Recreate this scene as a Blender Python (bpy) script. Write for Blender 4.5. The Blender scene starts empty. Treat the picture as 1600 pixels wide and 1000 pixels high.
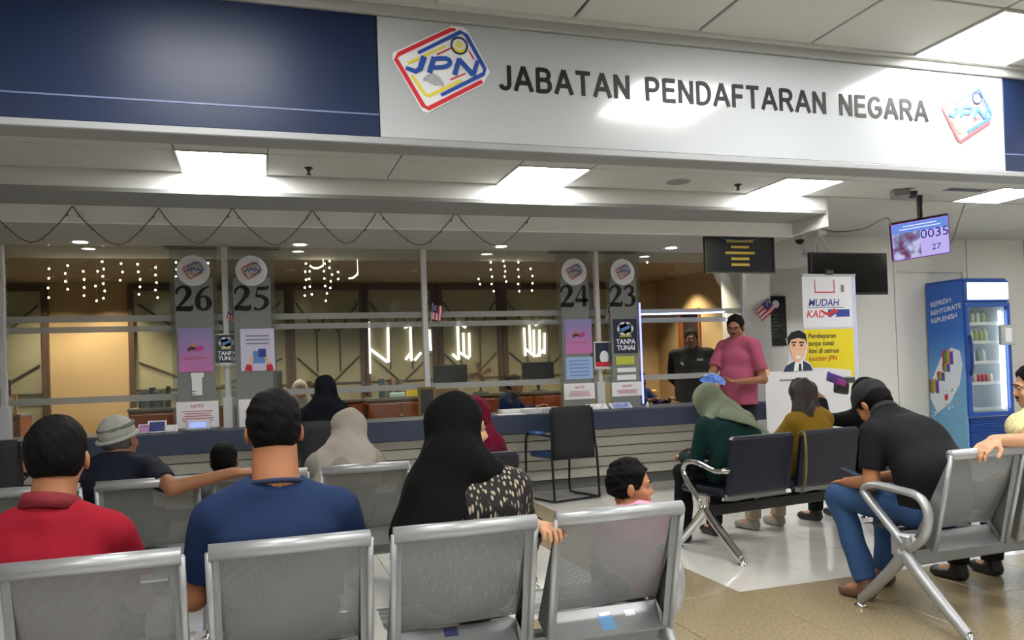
import bpy, math, random
import numpy as np
from mathutils import Matrix, Vector, Euler
random.seed(4)
SC = bpy.context.scene
COL = SC.collection
PI = math.pi
# ------------------------------------------------------------------ camera, world, exposure
FPX, PPY, CH = 1251.0, 564.0, 1.3
cd = bpy.data.cameras.new('camera'); cam = bpy.data.objects.new('camera', cd); COL.objects.link(cam)
cd.sensor_width = 36.0; cd.lens = FPX * 36 / 1600; cd.shift_y = (PPY - 500) / 1600; cd.clip_end = 100; cd.clip_start = .05
CM = Matrix.Rotation(math.radians(-17.6), 3, 'Z') @ Matrix.Rotation(math.radians(90.8), 3, 'X') @ Matrix.Rotation(math.radians(-2.07), 3, 'Z')
cam.matrix_world = Matrix.Translation((0, 0, CH)) @ CM.to_4x4()
SC.camera = cam
w = bpy.data.worlds.new('world'); SC.world = w; w.use_nodes = True
w.node_tree.nodes['Background'].inputs[0].default_value = (.9, .95, 1, 1)
w.node_tree.nodes['Background'].inputs[1].default_value = .55
SC.view_settings.view_transform = 'Standard'; SC.view_settings.look = 'None'
SC.view_settings.exposure = 0.33; SC.view_settings.gamma = 1; SC.view_settings.use_curve_mapping = False
LAMP = 27.0      # ceiling panels
DOWN = 30.0      # downlights

def ray(u, v): return CM @ Vector(((u - 800) / FPX, -(v - PPY) / FPX, -1))
def yp(u, v, Y): r = ray(u, v); return Vector((0, 0, CH)) + r * (Y / r.y)
def xp(u, v, X): r = ray(u, v); return Vector((0, 0, CH)) + r * (X / r.x)
def zp(u, v, Z): r = ray(u, v); return Vector((0, 0, CH)) + r * ((Z - CH) / r.z)

# ------------------------------------------------------------------ materials
def lin(c):
    c = c / 255.0
    return c / 12.92 if c <= .04045 else ((c + .055) / 1.055) ** 2.4
def rgb(h):
    h = h.lstrip('#'); return tuple(lin(int(h[i:i + 2], 16)) for i in (0, 2, 4)) + (1,)
MATS = {}
def mat(name, col, rough=.6, metal=0., var=0., vscale=8., bump=0., bscale=60., emit=0., spec=.5, coat=0., stretch=None, sheen=0.):
    if name in MATS: return MATS[name]
    m = bpy.data.materials.new(name); m.use_nodes = True; nt = m.node_tree; b = nt.nodes['Principled BSDF']
    c = rgb(col) if isinstance(col, str) else col
    b.inputs['Base Color'].default_value = c; b.inputs['Roughness'].default_value = rough; b.inputs['Metallic'].default_value = metal
    b.inputs['Specular IOR Level'].default_value = spec; b.inputs['Coat Weight'].default_value = coat
    if coat: b.inputs['Coat Roughness'].default_value = .06
    if sheen: b.inputs['Sheen Weight'].default_value = sheen
    if emit:
        b.inputs['Emission Color'].default_value = c; b.inputs['Emission Strength'].default_value = emit
    tc = None
    if var or bump:
        tc = nt.nodes.new('ShaderNodeTexCoord'); mp = nt.nodes.new('ShaderNodeMapping'); nt.links.new(tc.outputs['Object'], mp.inputs[0])
        if stretch: mp.inputs['Scale'].default_value = stretch
    if var:
        n = nt.nodes.new('ShaderNodeTexNoise'); n.inputs['Scale'].default_value = vscale; n.inputs['Detail'].default_value = 4
        nt.links.new(mp.outputs[0], n.inputs['Vector'])
        r = nt.nodes.new('ShaderNodeValToRGB'); r.color_ramp.elements[0].position = .3; r.color_ramp.elements[1].position = .7
        r.color_ramp.elements[0].color = tuple(max(0, x * (1 - var)) for x in c[:3]) + (1,)
        r.color_ramp.elements[1].color = tuple(min(1, x * (1 + var)) for x in c[:3]) + (1,)
        nt.links.new(n.outputs['Fac'], r.inputs[0]); nt.links.new(r.outputs[0], b.inputs['Base Color'])
    if bump:
        n2 = nt.nodes.new('ShaderNodeTexNoise'); n2.inputs['Scale'].default_value = bscale; n2.inputs['Detail'].default_value = 3
        nt.links.new(mp.outputs[0], n2.inputs['Vector'])
        bp = nt.nodes.new('ShaderNodeBump'); bp.inputs['Strength'].default_value = bump; bp.inputs['Distance'].default_value = .01
        nt.links.new(n2.outputs['Fac'], bp.inputs['Height']); nt.links.new(bp.outputs[0], b.inputs['Normal'])
    MATS[name] = m; return m
def emitter(name, col, s):
    if name in MATS: return MATS[name]
    m = bpy.data.materials.new(name); m.use_nodes = True; nt = m.node_tree; nt.nodes.clear()
    e = nt.nodes.new('ShaderNodeEmission'); e.inputs[0].default_value = rgb(col); e.inputs[1].default_value = s
    o = nt.nodes.new('ShaderNodeOutputMaterial'); nt.links.new(e.outputs[0], o.inputs[0]); MATS[name] = m; return m
def glassy(name, tint='#ffffff', refl=.5, opac=0., ocol='#ffffff', rough=.02):
    """thin clear sheet: transparent, a fresnel share of gloss, and a share of diffuse frosting"""
    if name in MATS: return MATS[name]
    m = bpy.data.materials.new(name); m.use_nodes = True; nt = m.node_tree; nt.nodes.clear()
    t = nt.nodes.new('ShaderNodeBsdfTransparent'); t.inputs[0].default_value = rgb(tint)
    g = nt.nodes.new('ShaderNodeBsdfGlossy'); g.inputs['Roughness'].default_value = rough
    lw = nt.nodes.new('ShaderNodeFresnel'); ge = nt.nodes.new('ShaderNodeNewGeometry')
    io = nt.nodes.new('ShaderNodeMath'); io.operation = 'MULTIPLY_ADD'; io.inputs[1].default_value = 1 / 1.45 - 1.45; io.inputs[2].default_value = 1.45
    nt.links.new(ge.outputs['Backfacing'], io.inputs[0]); nt.links.new(io.outputs[0], lw.inputs[0])
    mu = nt.nodes.new('ShaderNodeMath'); mu.operation = 'MULTIPLY'; mu.inputs[1].default_value = refl; nt.links.new(lw.outputs[0], mu.inputs[0])
    mx = nt.nodes.new('ShaderNodeMixShader'); nt.links.new(mu.outputs[0], mx.inputs[0]); nt.links.new(t.outputs[0], mx.inputs[1]); nt.links.new(g.outputs[0], mx.inputs[2])
    out = nt.nodes.new('ShaderNodeOutputMaterial'); last = mx
    if opac:
        d = nt.nodes.new('ShaderNodeBsdfDiffuse'); d.inputs[0].default_value = rgb(ocol)
        tl = nt.nodes.new('ShaderNodeBsdfTranslucent'); tl.inputs[0].default_value = rgb(ocol)
        ad = nt.nodes.new('ShaderNodeMixShader'); ad.inputs[0].default_value = .35; nt.links.new(d.outputs[0], ad.inputs[1]); nt.links.new(tl.outputs[0], ad.inputs[2])
        m2 = nt.nodes.new('ShaderNodeMixShader'); m2.inputs[0].default_value = opac
        nt.links.new(mx.outputs[0], m2.inputs[1]); nt.links.new(ad.outputs[0], m2.inputs[2]); last = m2
    nt.links.new(last.outputs[0], out.inputs[0]); MATS[name] = m; return m
def perforated(name, col, rough=.35):
    if name in MATS: return MATS[name]
    m = mat(name, col, rough, .55, var=.06, vscale=5); nt = m.node_tree; b = nt.nodes['Principled BSDF']; out = nt.nodes['Material Output']
    tc = nt.nodes.new('ShaderNodeTexCoord'); mp = nt.nodes.new('ShaderNodeMapping'); mp.inputs['Scale'].default_value = (190, 190, 190)
    nt.links.new(tc.outputs['Object'], mp.inputs[0])
    fr = nt.nodes.new('ShaderNodeVectorMath'); fr.operation = 'FRACTION'; nt.links.new(mp.outputs[0], fr.inputs[0])
    sb = nt.nodes.new('ShaderNodeVectorMath'); sb.operation = 'SUBTRACT'; sb.inputs[1].default_value = (.5, .5, .5); nt.links.new(fr.outputs[0], sb.inputs[0])
    ml = nt.nodes.new('ShaderNodeVectorMath'); ml.operation = 'MULTIPLY'; ml.inputs[1].default_value = (1, 0, 1); nt.links.new(sb.outputs[0], ml.inputs[0])
    ln = nt.nodes.new('ShaderNodeVectorMath'); ln.operation = 'LENGTH'; nt.links.new(ml.outputs[0], ln.inputs[0])
    lt = nt.nodes.new('ShaderNodeMath'); lt.operation = 'LESS_THAN'; lt.inputs[1].default_value = .21; nt.links.new(ln.outputs['Value'], lt.inputs[0])
    tr = nt.nodes.new('ShaderNodeBsdfTransparent'); mx = nt.nodes.new('ShaderNodeMixShader')
    nt.links.new(lt.outputs[0], mx.inputs[0]); nt.links.new(b.outputs[0], mx.inputs[1]); nt.links.new(tr.outputs[0], mx.inputs[2]); nt.links.new(mx.outputs[0], out.inputs[0])
    return m

# ------------------------------------------------------------------ object helpers
def tag(o, label=None, cat=None, group=None, kind=None):
    if label: o['label'] = label
    if cat: o['category'] = cat
    if group: o['group'] = group
    if kind: o['kind'] = kind
    return o
def empty(name, loc=(0, 0, 0), rz=0., label=None, cat=None, group=None):
    o = bpy.data.objects.new(name, None); COL.objects.link(o); o.location = loc; o.rotation_euler = (0, 0, rz); o.empty_display_size = .05
    return tag(o, label, cat, group)
class MB:
    def __init__(s): s.v = []; s.f = []
    def add(s, vs, fs):
        n = len(s.v); s.v += [tuple(v) for v in vs]; s.f += [tuple(i + n for i in f) for f in fs]; return s
    def box(s, c, size, R=None, bev=0.):
        hx, hy, hz = [a / 2 for a in size]; c = Vector(c)
        if bev:
            b = min(bev, hx * .9, hy * .9, hz * .9); pts = []
            for sx in (-1, 1):
                for sy in (-1, 1):
                    for sz in (-1, 1):
                        pts += [(sx * (hx - b), sy * (hy - b), sz * hz), (sx * (hx - b), sy * hy, sz * (hz - b)), (sx * hx, sy * (hy - b), sz * (hz - b))]
            def I(sx, sy, sz, k): return ((sx > 0) * 4 + (sy > 0) * 2 + (sz > 0)) * 3 + k
            fs = []
            for sg in (-1, 1):
                o = 1 if sg > 0 else -1
                q = [I(-1, -1, sg, 0), I(1, -1, sg, 0), I(1, 1, sg, 0), I(-1, 1, sg, 0)]; fs.append(q[::o])
                q = [I(-1, sg, -1, 1), I(-1, sg, 1, 1), I(1, sg, 1, 1), I(1, sg, -1, 1)]; fs.append(q[::o])
                q = [I(sg, -1, -1, 2), I(sg, 1, -1, 2), I(sg, 1, 1, 2), I(sg, -1, 1, 2)]; fs.append(q[::o])
            for a in (-1, 1):
                for b2 in (-1, 1):
                    fs.append([I(-1, a, b2, 0), I(1, a, b2, 0), I(1, a, b2, 1), I(-1, a, b2, 1)])
                    fs.append([I(a, -1, b2, 0), I(a, 1, b2, 0), I(a, 1, b2, 2), I(a, -1, b2, 2)])
                    fs.append([I(a, b2, -1, 1), I(a, b2, 1, 1), I(a, b2, 1, 2), I(a, b2, -1, 2)])
            for sx in (-1, 1):
                for sy in (-1, 1):
                    for sz in (-1, 1): fs.append([I(sx, sy, sz, 0), I(sx, sy, sz, 1), I(sx, sy, sz, 2)])
        else:
            pts = [(x, y, z) for x in (-hx, hx) for y in (-hy, hy) for z in (-hz, hz)]
            fs = [(0, 1, 3, 2), (4, 6, 7, 5), (0, 4, 5, 1), (2, 3, 7, 6), (0, 2, 6, 4), (1, 5, 7, 3)]
        vs = [(R @ Vector(p) if R else Vector(p)) + c for p in pts]
        return s.add(vs, fs)
    def bb(s, x0, x1, y0, y1, z0, z1, bev=0.): return s.box(((x0 + x1) / 2, (y0 + y1) / 2, (z0 + z1) / 2), (x1 - x0, y1 - y0, z1 - z0), None, bev)
    def tube(s, pts, r, n=10, closed=False, flat=1.0, up=None):
        P = [Vector(p) for p in pts]; m = len(P); rr = r if hasattr(r, '__len__') else [r] * m
        T = []
        for i in range(m):
            a = P[(i - 1) % m] if (closed or i > 0) else P[i]; b = P[(i + 1) % m] if (closed or i < m - 1) else P[i]
            T.append((b - a).normalized())
        up = Vector(up) if up else (Vector((0, 0, 1)) if abs(T[0].z) < .9 else Vector((1, 0, 0)))
        N = (up - T[0] * up.dot(T[0])).normalized(); rings = []
        for i in range(m):
            N = N - T[i] * N.dot(T[i]); N.normalize(); B = T[i].cross(N)
            rings.append([P[i] + (N * math.cos(2 * PI * k / n) * flat + B * math.sin(2 * PI * k / n)) * rr[i] for k in range(n)])
        base = len(s.v); vs = [v for rg in rings for v in rg]; fs = []
        for i in range(m if closed else m - 1):
            for k in range(n):
                a = i * n + k; b = i * n + (k + 1) % n; c = ((i + 1) % m) * n + (k + 1) % n; d = ((i + 1) % m) * n + k; fs.append((a, b, c, d))
        if not closed: fs.append(tuple(range(n))[::-1]); fs.append(tuple((m - 1) * n + k for k in range(n)))
        return s.add(vs, fs)
    def cyl(s, a, b, r, n=16, r2=None): return s.tube([a, b], [r, r if r2 is None else r2], n)
    def ball(s, c, r, n=10, m=7, R=None):
        r = r if hasattr(r, '__len__') else (r, r, r); vs = []; c = Vector(c)
        for j in range(m + 1):
            t = PI * j / m
            for k in range(n):
                a = 2 * PI * k / n; p = Vector((math.sin(t) * math.cos(a) * r[0], math.sin(t) * math.sin(a) * r[1], math.cos(t) * r[2])); vs.append(c + (R @ p if R else p))
        return s.add(vs, [(j * n + k, (j + 1) * n + k, (j + 1) * n + (k + 1) % n, j * n + (k + 1) % n) for j in range(m) for k in range(n)])
    def lathe(s, c, prof, n=20):
        c = Vector(c); vs = []
        for r, z in prof: vs += [c + Vector((r * math.cos(2 * PI * k / n), r * math.sin(2 * PI * k / n), z)) for k in range(n)]
        fs = [(j * n + k, j * n + (k + 1) % n, (j + 1) * n + (k + 1) % n, (j + 1) * n + k) for j in range(len(prof) - 1) for k in range(n)]
        return s.add(vs, fs)
    def poly(s, pts, th=.002):
        """flat outline in local X,Z (facing -Y) with a thickness"""
        n = len(pts); vs = [(x, 0, z) for x, z in pts] + [(x, th, z) for x, z in pts]
        return s.add(vs, [tuple(range(n)), tuple(range(2 * n - 1, n - 1, -1))] + [(i, i + n, (i + 1) % n + n, (i + 1) % n) for i in range(n)])
    def ribbon(s, pts, th=.002, closed=False, y=0.):
        """stroke in X,Z with a width at each point"""
        P = [Vector((p[0], p[1])) for p in pts]; W = [p[2] for p in pts]; n = len(P); L = []; Rr = []
        for i in range(n):
            a = P[(i - 1) % n] if (closed or i) else P[i]; b = P[(i + 1) % n] if (closed or i < n - 1) else P[i]
            t = (b - a).normalized(); nn = Vector((-t.y, t.x)) * W[i] / 2; L.append(P[i] + nn); Rr.append(P[i] - nn)
        vs = []
        for i in range(n): vs += [(L[i].x, y, L[i].y), (Rr[i].x, y, Rr[i].y), (L[i].x, y + th, L[i].y), (Rr[i].x, y + th, Rr[i].y)]
        fs = []
        for i in range(n if closed else n - 1):
            a = 4 * i; b = 4 * ((i + 1) % n); fs += [(a, a + 1, b + 1, b), (a + 2, b + 2, b + 3, a + 3), (a, b, b + 2, a + 2), (a + 1, a + 3, b + 3, b + 1)]
        if not closed: fs += [(0, 2, 3, 1), (4 * n - 4, 4 * n - 3, 4 * n - 1, 4 * n - 2)]
        return s.add(vs, fs)
    def mesh(s, name, m, smooth=False):
        me = bpy.data.meshes.new(name); me.from_pydata(s.v, [], s.f); me.validate()
        if m: me.materials.append(m)
        if smooth: me.shade_smooth(); 
        return me
    def build(s, name, m, parent=None, smooth=False, loc=None, **kw):
        o = bpy.data.objects.new(name, s.mesh(name, m, smooth)); COL.objects.link(o)
        if parent: o.parent = parent
        if loc is not None: o.location = loc
        tag(o, kw.get('label'), kw.get('cat'), kw.get('group'), kw.get('kind')); return o
def inst(name, me, parent=None, loc=(0, 0, 0), rot=(0, 0, 0), sc=(1, 1, 1)):
    o = bpy.data.objects.new(name, me); COL.objects.link(o); o.location = loc; o.rotation_euler = rot; o.scale = sc
    if parent: o.parent = parent
    return o
def copy_tree(o, parent=None):
    c = o.copy(); COL.objects.link(c)
    if parent: c.parent = parent
    for ch in [x for x in KIDS(o)]: copy_tree(ch, c)
    return c
def KIDS(o): return list(o.children)
def cat_rom(pts, k=6, closed=False):
    P = [tuple(p) for p in pts]; n = len(P); out = []
    for i in range(n if closed else n - 1):
        p0 = P[(i - 1) % n] if (closed or i) else P[i]; p1 = P[i]; p2 = P[(i + 1) % n]; p3 = P[(i + 2) % n] if (closed or i < n - 2) else P[(i + 1) % n]
        for j in range(k):
            t = j / k
            out.append(tuple(.5 * (2 * b + (c - a) * t + (2 * a - 5 * b + 4 * c - d) * t * t + (3 * b - a - 3 * c + d) * t ** 3) for a, b, c, d in zip(p0, p1, p2, p3)))
    if not closed: out.append(P[-1])
    return out
def text(s, size, m, parent, loc, rot=(PI / 2, 0, 0), ext=.001, off=0., align='LEFT', width=None, shear=0., space=1., name='lettering'):
    c = bpy.data.curves.new(name, 'FONT'); c.body = s; c.size = size; c.extrude = ext; c.offset = off; c.align_x = align; c.shear = shear; c.space_character = space
    c.resolution_u = 3; c.materials.append(m)
    o = bpy.data.objects.new(name, c); COL.objects.link(o); o.parent = parent; o.location = loc; o.rotation_euler = rot
    if width:
        TEXTW.append((o, width))
    return o
TEXTW = []
ORD = 'first second third fourth fifth sixth seventh eighth ninth tenth eleventh twelfth thirteenth fourteenth fifteenth'.split()

# ------------------------------------------------------------------ shared materials
M_ceil = mat('ceiling_board', '#c2c2be', .85, bump=.05, bscale=300)
M_white = mat('white_paint', '#d9d9d6', .7, bump=.03, bscale=120)
M_wall = mat('warm_white_wall', '#e4e2dc', .7, bump=.04, bscale=90)
M_grey = mat('grey_trim', '#7d7f80', .5)
M_lightgrey = mat('light_grey_metal', '#b4b6b6', .35, .3)
M_black = mat('black_plastic', '#121214', .4)
M_dark = mat('dark_grey', '#2c2d30', .5)
M_paper = mat('paper', '#e8e8ec', .7)
M_chrome = mat('chrome', '#d8d8da', .12, 1.)
M_steel = mat('painted_silver_rail', '#a2a4a6', .38, .5)
M_shell = mat('silver_sheet_metal', '#818384', .42, .5, var=.05, vscale=4)
M_perf = perforated('perforated_silver_sheet', '#77797a', .42)
M_frost = glassy('frosted_film', '#ffffff', .3, .72, '#b9bcbc')
M_glass = glassy('clear_glass', '#f2f5f3', 1.0)
M_acry = glassy('grey_acrylic', '#c8cccb', .7, .86, '#a6aaa8')
M_acryclear = glassy('clear_acrylic', '#e6ebea', .8, .12, '#b9bcbc')
E_panel = emitter('lit_diffuser', '#fffefa', LAMP)
E_down = emitter('downlight_glow', '#fff6ea', DOWN)

# ================================================================== SETTING
ZU, ZL = 2.83, 2.90      # upper front ceiling, ceiling beyond the fascia
FY = 3.26                # fascia plane
TP = .615
def structure(name, mb, m, parent=None, smooth=False):
    o = mb.build(name, m, parent, smooth)
    if not parent: o['kind'] = 'structure'
    return o
# floor with separate tiles
fl = MB().bb(-4.2, 11.5, -4.0, 12.0, -.12, -.006); floor = structure('floor', fl, mat('grout', '#6f6a60', .8))
M_tw = mat('white_tile', '#dad8d2', .1, var=.05, vscale=3, coat=.3); M_tt = mat('tan_granite_tile', '#948669', .22, var=.22, vscale=60)
tw = MB().box((0, 0, -.003), (.596, .596, .006), None, .0015).mesh('tile', M_tw); tt = MB().box((0, 0, -.003), (.596, .596, .006), None, .0015).mesh('tile', M_tt)
nx0 = 2.58
for i in range(-9, 13):
    for j in range(-5, 14):
        x = nx0 + .3 + .6 * i; y = 4.0 + .3 + .6 * j
        if x < -3.8 or x > 10.8 or y > 9.6: continue
        if y < 1.0 and (x < -1 or x > 6): continue
        tan = (i == -1) or (j == -1) or (j == -2) or (j >= 7) or (i == -9)
        inst('tile', tt if tan else tw, floor, (x, y, 0))
M_tl = mat('big_tile', '#c4c2bd', .12)
# walls
structure('wall_left', MB().bb(-4.2, -4.05, -4, 12, 0, 2.95), M_wall)
structure('wall_rear', MB().bb(-4.2, 11.5, -4.1, -3.95, 0, 2.95), M_wall)
structure('wall_right', MB().bb(11.0, 11.15, -4, 9, 0, 2.95), M_wall)
structure('wall_back', MB().bb(5.98, 11.2, 8.6, 8.75, 0, 2.95), M_wall)
structure('wall_post', MB().bb(5.56, 5.98, 8.35, 8.75, 0, 2.6), M_white)
M_seam = mat('seam_grey', '#a9a8a4', .7)
for k, X in enumerate((6.9, 8.1, 9.35, 10.4)):
    structure('trim_%d' % (k + 10), MB().bb(X - .004, X + .004, 8.594, 8.601, .1, 2.9), M_seam)
structure('baseboard_back', MB().bb(5.98, 11, 8.58, 8.6, 0, .1), mat('skirting', '#8b8a86', .5))
# upper ceiling (front): grid of boards
uc = MB().bb(-4.2, 11.2, -4.0, 3.30, ZU + .02, ZU + .1); ceil_f = structure('ceiling', uc, mat('ceiling_void', '#7a7a76', .9))
cb = MB().box((0, 0, .008), (TP - .014, TP - .014, .016), None, .004).mesh('panel', M_ceil)
lampsU = [(3.2, 2.685), (1.97, 2.07), (-.49, 2.07), (5.66, 2.07), (.74, .225), (3.2, .225), (-1.72, .225), (5.66, .225), (.74, -2.235), (3.2, -2.235), (-1.72, -2.235), (7.5, -1), (7.5, 1.45)]
def is_lamp(x, y, L): return any(abs(x - a) < .3 and abs(y - b) < .3 for a, b in L)
M_tbar = mat('tbar', '#c0c0bc', .5)
gl = []
for i in range(-9, 14):
    for j in range(-12, 1):
        x0 = 1.97 + TP * i; y0 = 2.685 + TP * j
        if x0 < -4 or x0 > 10.5: continue
        if is_lamp(x0, y0, lampsU): gl.append((x0, y0)); continue
        if y0 < -3.9 or (y0 < .2 and (abs(x0 - 2) > 3.6)): continue
        inst('panel', cb, ceil_f, (x0 + TP / 2, y0 + TP / 2, ZU))
structure('trim_1', MB().bb(-4.2, 11.2, 3.2, 3.30, ZU - .012, ZU + .02), M_tbar)
def lamp(x0, y0, z, lab, grp='square ceiling light panels'):
    t = empty('ceiling_light', (x0 + TP / 2, y0 + TP / 2, z), 0, lab, 'light', grp)
    fr = MB(); a = TP / 2
    for sx in (-1, 1): fr.bb(sx * a - .012 if sx > 0 else -a, a if sx > 0 else -a + .012, -a, a, -.008, .03); fr.bb(-a + .012, a - .012, sx * a - .012 if sx > 0 else -a, a if sx > 0 else -a + .012, -.008, .03)
    fr.build('frame', M_tbar, t); MB().bb(-a + .013, a - .013, -a + .013, a - .013, .0, .02).build('diffuser', E_panel, t); return t
LN = []
for x0, y0 in gl:
    if abs(x0 - 3.2) < .1 and y0 > 2.5: lamp(x0, y0, ZU, 'bright square ceiling light in front of the sign, at top right')
    else: lamp(x0, y0, ZU, ORD[len(LN)] + ' square ceiling light over the waiting area, outside the frame'); LN.append(1)
# lower ceiling
lc = MB().bb(-4.2, 11.2, 3.38, 6.5, ZL + .02, ZL + .1).bb(5.32, 11.2, 6.5, 8.7, ZL + .02, ZL + .1)
ceil_r = structure('ceiling_rear', lc, MATS['ceiling_void'])
lampsL = {(-.505, 5.93): 'ceiling light left of the first black sprinkler, above counters 26 and 25', (1.97, 5.82): 'ceiling light in the middle, right of the first black sprinkler',
          (9.33, 5.84): 'added ceiling light beyond the right edge of the frame, brightening the right wall',  # unseen panel added to brighten the right wall
          (4.42, 5.84): 'ceiling light right of the second sprinkler, above the hanging plaque', (6.87, 5.84): 'ceiling light above and right of the hanging queue screen'}
bx = [-4.2, -2.965, -1.735, -.505, .11, 1.97, 2.585, 4.42, 5.035, 6.87, 7.485, 9.33, 11.2]
big = {}
def board(x0, x1, y0, y1):
    g = .004; me = MB().box((0, 0, .008), (x1 - x0 - 2 * g, y1 - y0 - 2 * g, .016), None, .003).mesh('panel', M_ceil)
    inst('panel', me, ceil_r, ((x0 + x1) / 2, (y0 + y1) / 2, ZL))
ly0, ly1 = 5.86, 6.475
for a, b in zip(bx[:-1], bx[1:]):
    islamp = any(abs(a - k[0]) < .02 for k in lampsL)
    n = max(1, round((b - a) / 1.23))
    for q in range(n):
        xa = a + (b - a) * q / n; xb = a + (b - a) * (q + 1) / n
        for ya, yb in ((3.38, 4.63), (4.63, ly0)): board(xa, xb, ya, yb)
        if not islamp: board(xa, xb, ly0, ly1)
        if xa > 5.0: board(xa, xb, 6.5, 7.5); board(xa, xb, 7.5, 8.6)
for k, lab in lampsL.items(): lamp(k[0], ly0, ZL, lab)
# bulkhead over the counter
structure('beam', MB().bb(-4.2, 5.32, 6.48, 6.52, 2.745, ZL + .05), M_white)
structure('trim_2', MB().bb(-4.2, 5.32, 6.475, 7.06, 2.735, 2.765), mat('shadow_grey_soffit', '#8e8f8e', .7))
structure('trim_3', MB().bb(-4.2, 5.32, 7.0, 7.04, 2.6, 2.735), mat('lit_white_paint', '#f2f2f0', .6))  # white lightened so this face looks lit by the downlights
structure('ceiling_counter', MB().bb(-4.2, 5.36, 7.04, 8.95, 2.6, 2.66), mat('counter_ceiling', '#a9a8a5', .8, bump=.03, bscale=200))
structure('trim_4', MB().bb(5.32, 5.36, 6.5, 8.7, 2.61, ZL + .02), M_white)
structure('trim_5', MB().bb(5.32, 6.0, 8.30, 8.36, 2.5, 2.9), M_white)
# downlights
for k, (X, Y) in enumerate([(-1.48, 7.95), (.42, 7.93), (2.42, 7.88), (4.36, 7.82), (-3.3, 7.95)]):
    where = ['above the left bay beside the garland', 'between signs 25 and 24, left one of two', 'between signs 25 and 24, right one of two', 'just left of the hanging plaque', 'beyond the left edge'][k]
    t = empty('downlight', (X, Y, 2.6), 0, 'round recessed downlight ' + where, 'light', 'round downlights over the counter')
    MB().lathe((0, 0, 0), [(.062, -.001), (.085, -.004), (.09, .0), (.06, .0)], 24).build('rim', M_white, t, True)
    MB().lathe((0, 0, 0), [(.001, -.002), (.06, -.002)], 24).build('diffuser', E_down, t)
# vents in the ceiling over the signs
for X, lab in ((-.57, 'grey ceiling slot vent above the lilac poster sign'), (0.0, 'grey ceiling slot vent above the passport poster sign'), (3.3, 'grey ceiling slot vent above the blue timetable sign'), (3.87, 'grey ceiling slot vent above the dark cashless poster sign')):
    t = empty('ceiling_vent', (X, 8.17, 2.6), 0, lab, 'vent', 'slot vents over the window signs')
    v = MB(); v.bb(-.24, .24, -.07, -.05, -.012, 0); v.bb(-.24, .24, .05, .07, -.012, 0); v.bb(-.24, -.225, -.05, .05, -.012, 0); v.bb(.225, .24, -.05, .05, -.012, 0); v.build('frame', M_grey, t)
    for q in range(3): MB().bb(-.225, .225, -.035 + q * .03, -.022 + q * .03, -.01, 0).build('slat', mat('vent_grey', '#55575a', .5), t)
# sprinklers, speaker, projector, ceiling cctv
for (u, v, n) in ((482, 262, 'black sprinkler head on the ceiling between the first two lights'), (1153, 288, 'black sprinkler head on the ceiling left of the third light')):
    p = zp(u, v, 2.9); t = empty('sprinkler', (p.x, p.y, 2.9), 0, n, 'sprinkler')
    MB().lathe((0, 0, 0), [(.03, 0), (.035, -.006), (.014, -.02), (.01, -.045)], 14).build('body', M_dark, t, True)
    MB().lathe((0, 0, 0), [(.01, -.045), (.022, -.05), (.022, -.054), (.001, -.055)], 14).build('deflector', M_dark, t, True)
p = zp(1060, 284, 2.9); t = empty('ceiling_speaker', (p.x, p.y, 2.9), 0, 'round flush ceiling speaker between the middle light and the sprinkler', 'speaker')
MB().lathe((0, 0, 0), [(.095, -.006), (.11, -.004), (.112, 0)], 28).build('rim', mat('speaker_rim', '#a3a39e', .6), t, True)
MB().lathe((0, 0, 0), [(.001, -.007), (.095, -.006)], 28).build('grille', mat('speaker_grille', '#8e8e88', .8, bump=.6, bscale=400), t, True)
p = zp(1410, 296, 2.9); t = empty('emergency_light', (p.x, p.y, 2.9), -.5, 'small grey twin emergency lamp under the ceiling above the queue screen', 'lamp')
MB().bb(-.10, .06, -.05, .05, -.075, 0, .008).build('body', mat('grey_metal_case', '#8d8c89', .4, .5), t); MB().lathe((0, 0, 0), [(.001, -.115), (.035, -.11), (.045, -.08), (.04, -.05)], 16).build('lamp_head', M_dark, t, True, loc=(.085, -.02, .02))
t = empty('access_hatch', (6.35, 6.0, 2.9), 0, 'dark recessed ceiling hatch slot right of the emergency lamp', 'vent'); MB().bb(-.02, .45, -.06, .06, -.004, 0).build('slot_frame', M_grey, t); MB().bb(0, .43, -.035, .035, -.006, -.003).build('slot', M_dark, t)

# ------------------------------------------------------------------ fascia sign
fx0, fx1 = .505, 3.83
M_fw = mat('glossy_white_panel', '#a6aaac', .16, spec=.6, coat=.35); M_fb = mat('glossy_navy_panel', '#13213f', .38, spec=.24)
structure('fascia_beam', MB().bb(-4.2, 11.2, FY + .0125, FY + .12, 2.262, ZU + .02), M_grey)
structure('trim_6', MB().bb(-4.2, 11.2, FY - .02, FY + .125, 2.245, 2.275, .004), mat('lip_grey', '#8d8f91', .5))
structure('trim_7', MB().bb(-4.2, 11.2, FY - .03, FY + .1, 2.775, 2.83, .004), mat('fascia_top', '#9c9d9a', .6))
sg = empty('fascia_sign', (0, FY, 0), 0, 'long white overhead sign board with black lettering and an emblem at each end', 'sign')
MB().bb(fx0, fx1, -.012, .012, 2.276, 2.775, .003).build('board', M_fw, sg)
for (a, b, lab) in ((-4.2, fx0 - .004, 'glossy navy blue overhead panel left of the white sign board'), (fx1 + .004, 11.2, 'navy blue overhead panel at right end of the white sign board')):
    t = empty('blue_fascia_panel', (0, FY, 0), 0, lab, 'panel'); MB().bb(a, b, -.010, .012, 2.276, 2.8, .003).build('board', M_fb, t)
    MB().bb(a, b, -.012, -.009, 2.365, 2.371).build('stripe', mat('pale_stripe', '#5d688c', .5), t)
M_ink = mat('black_lettering', '#0b0c0d', .5, spec=.3)
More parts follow.
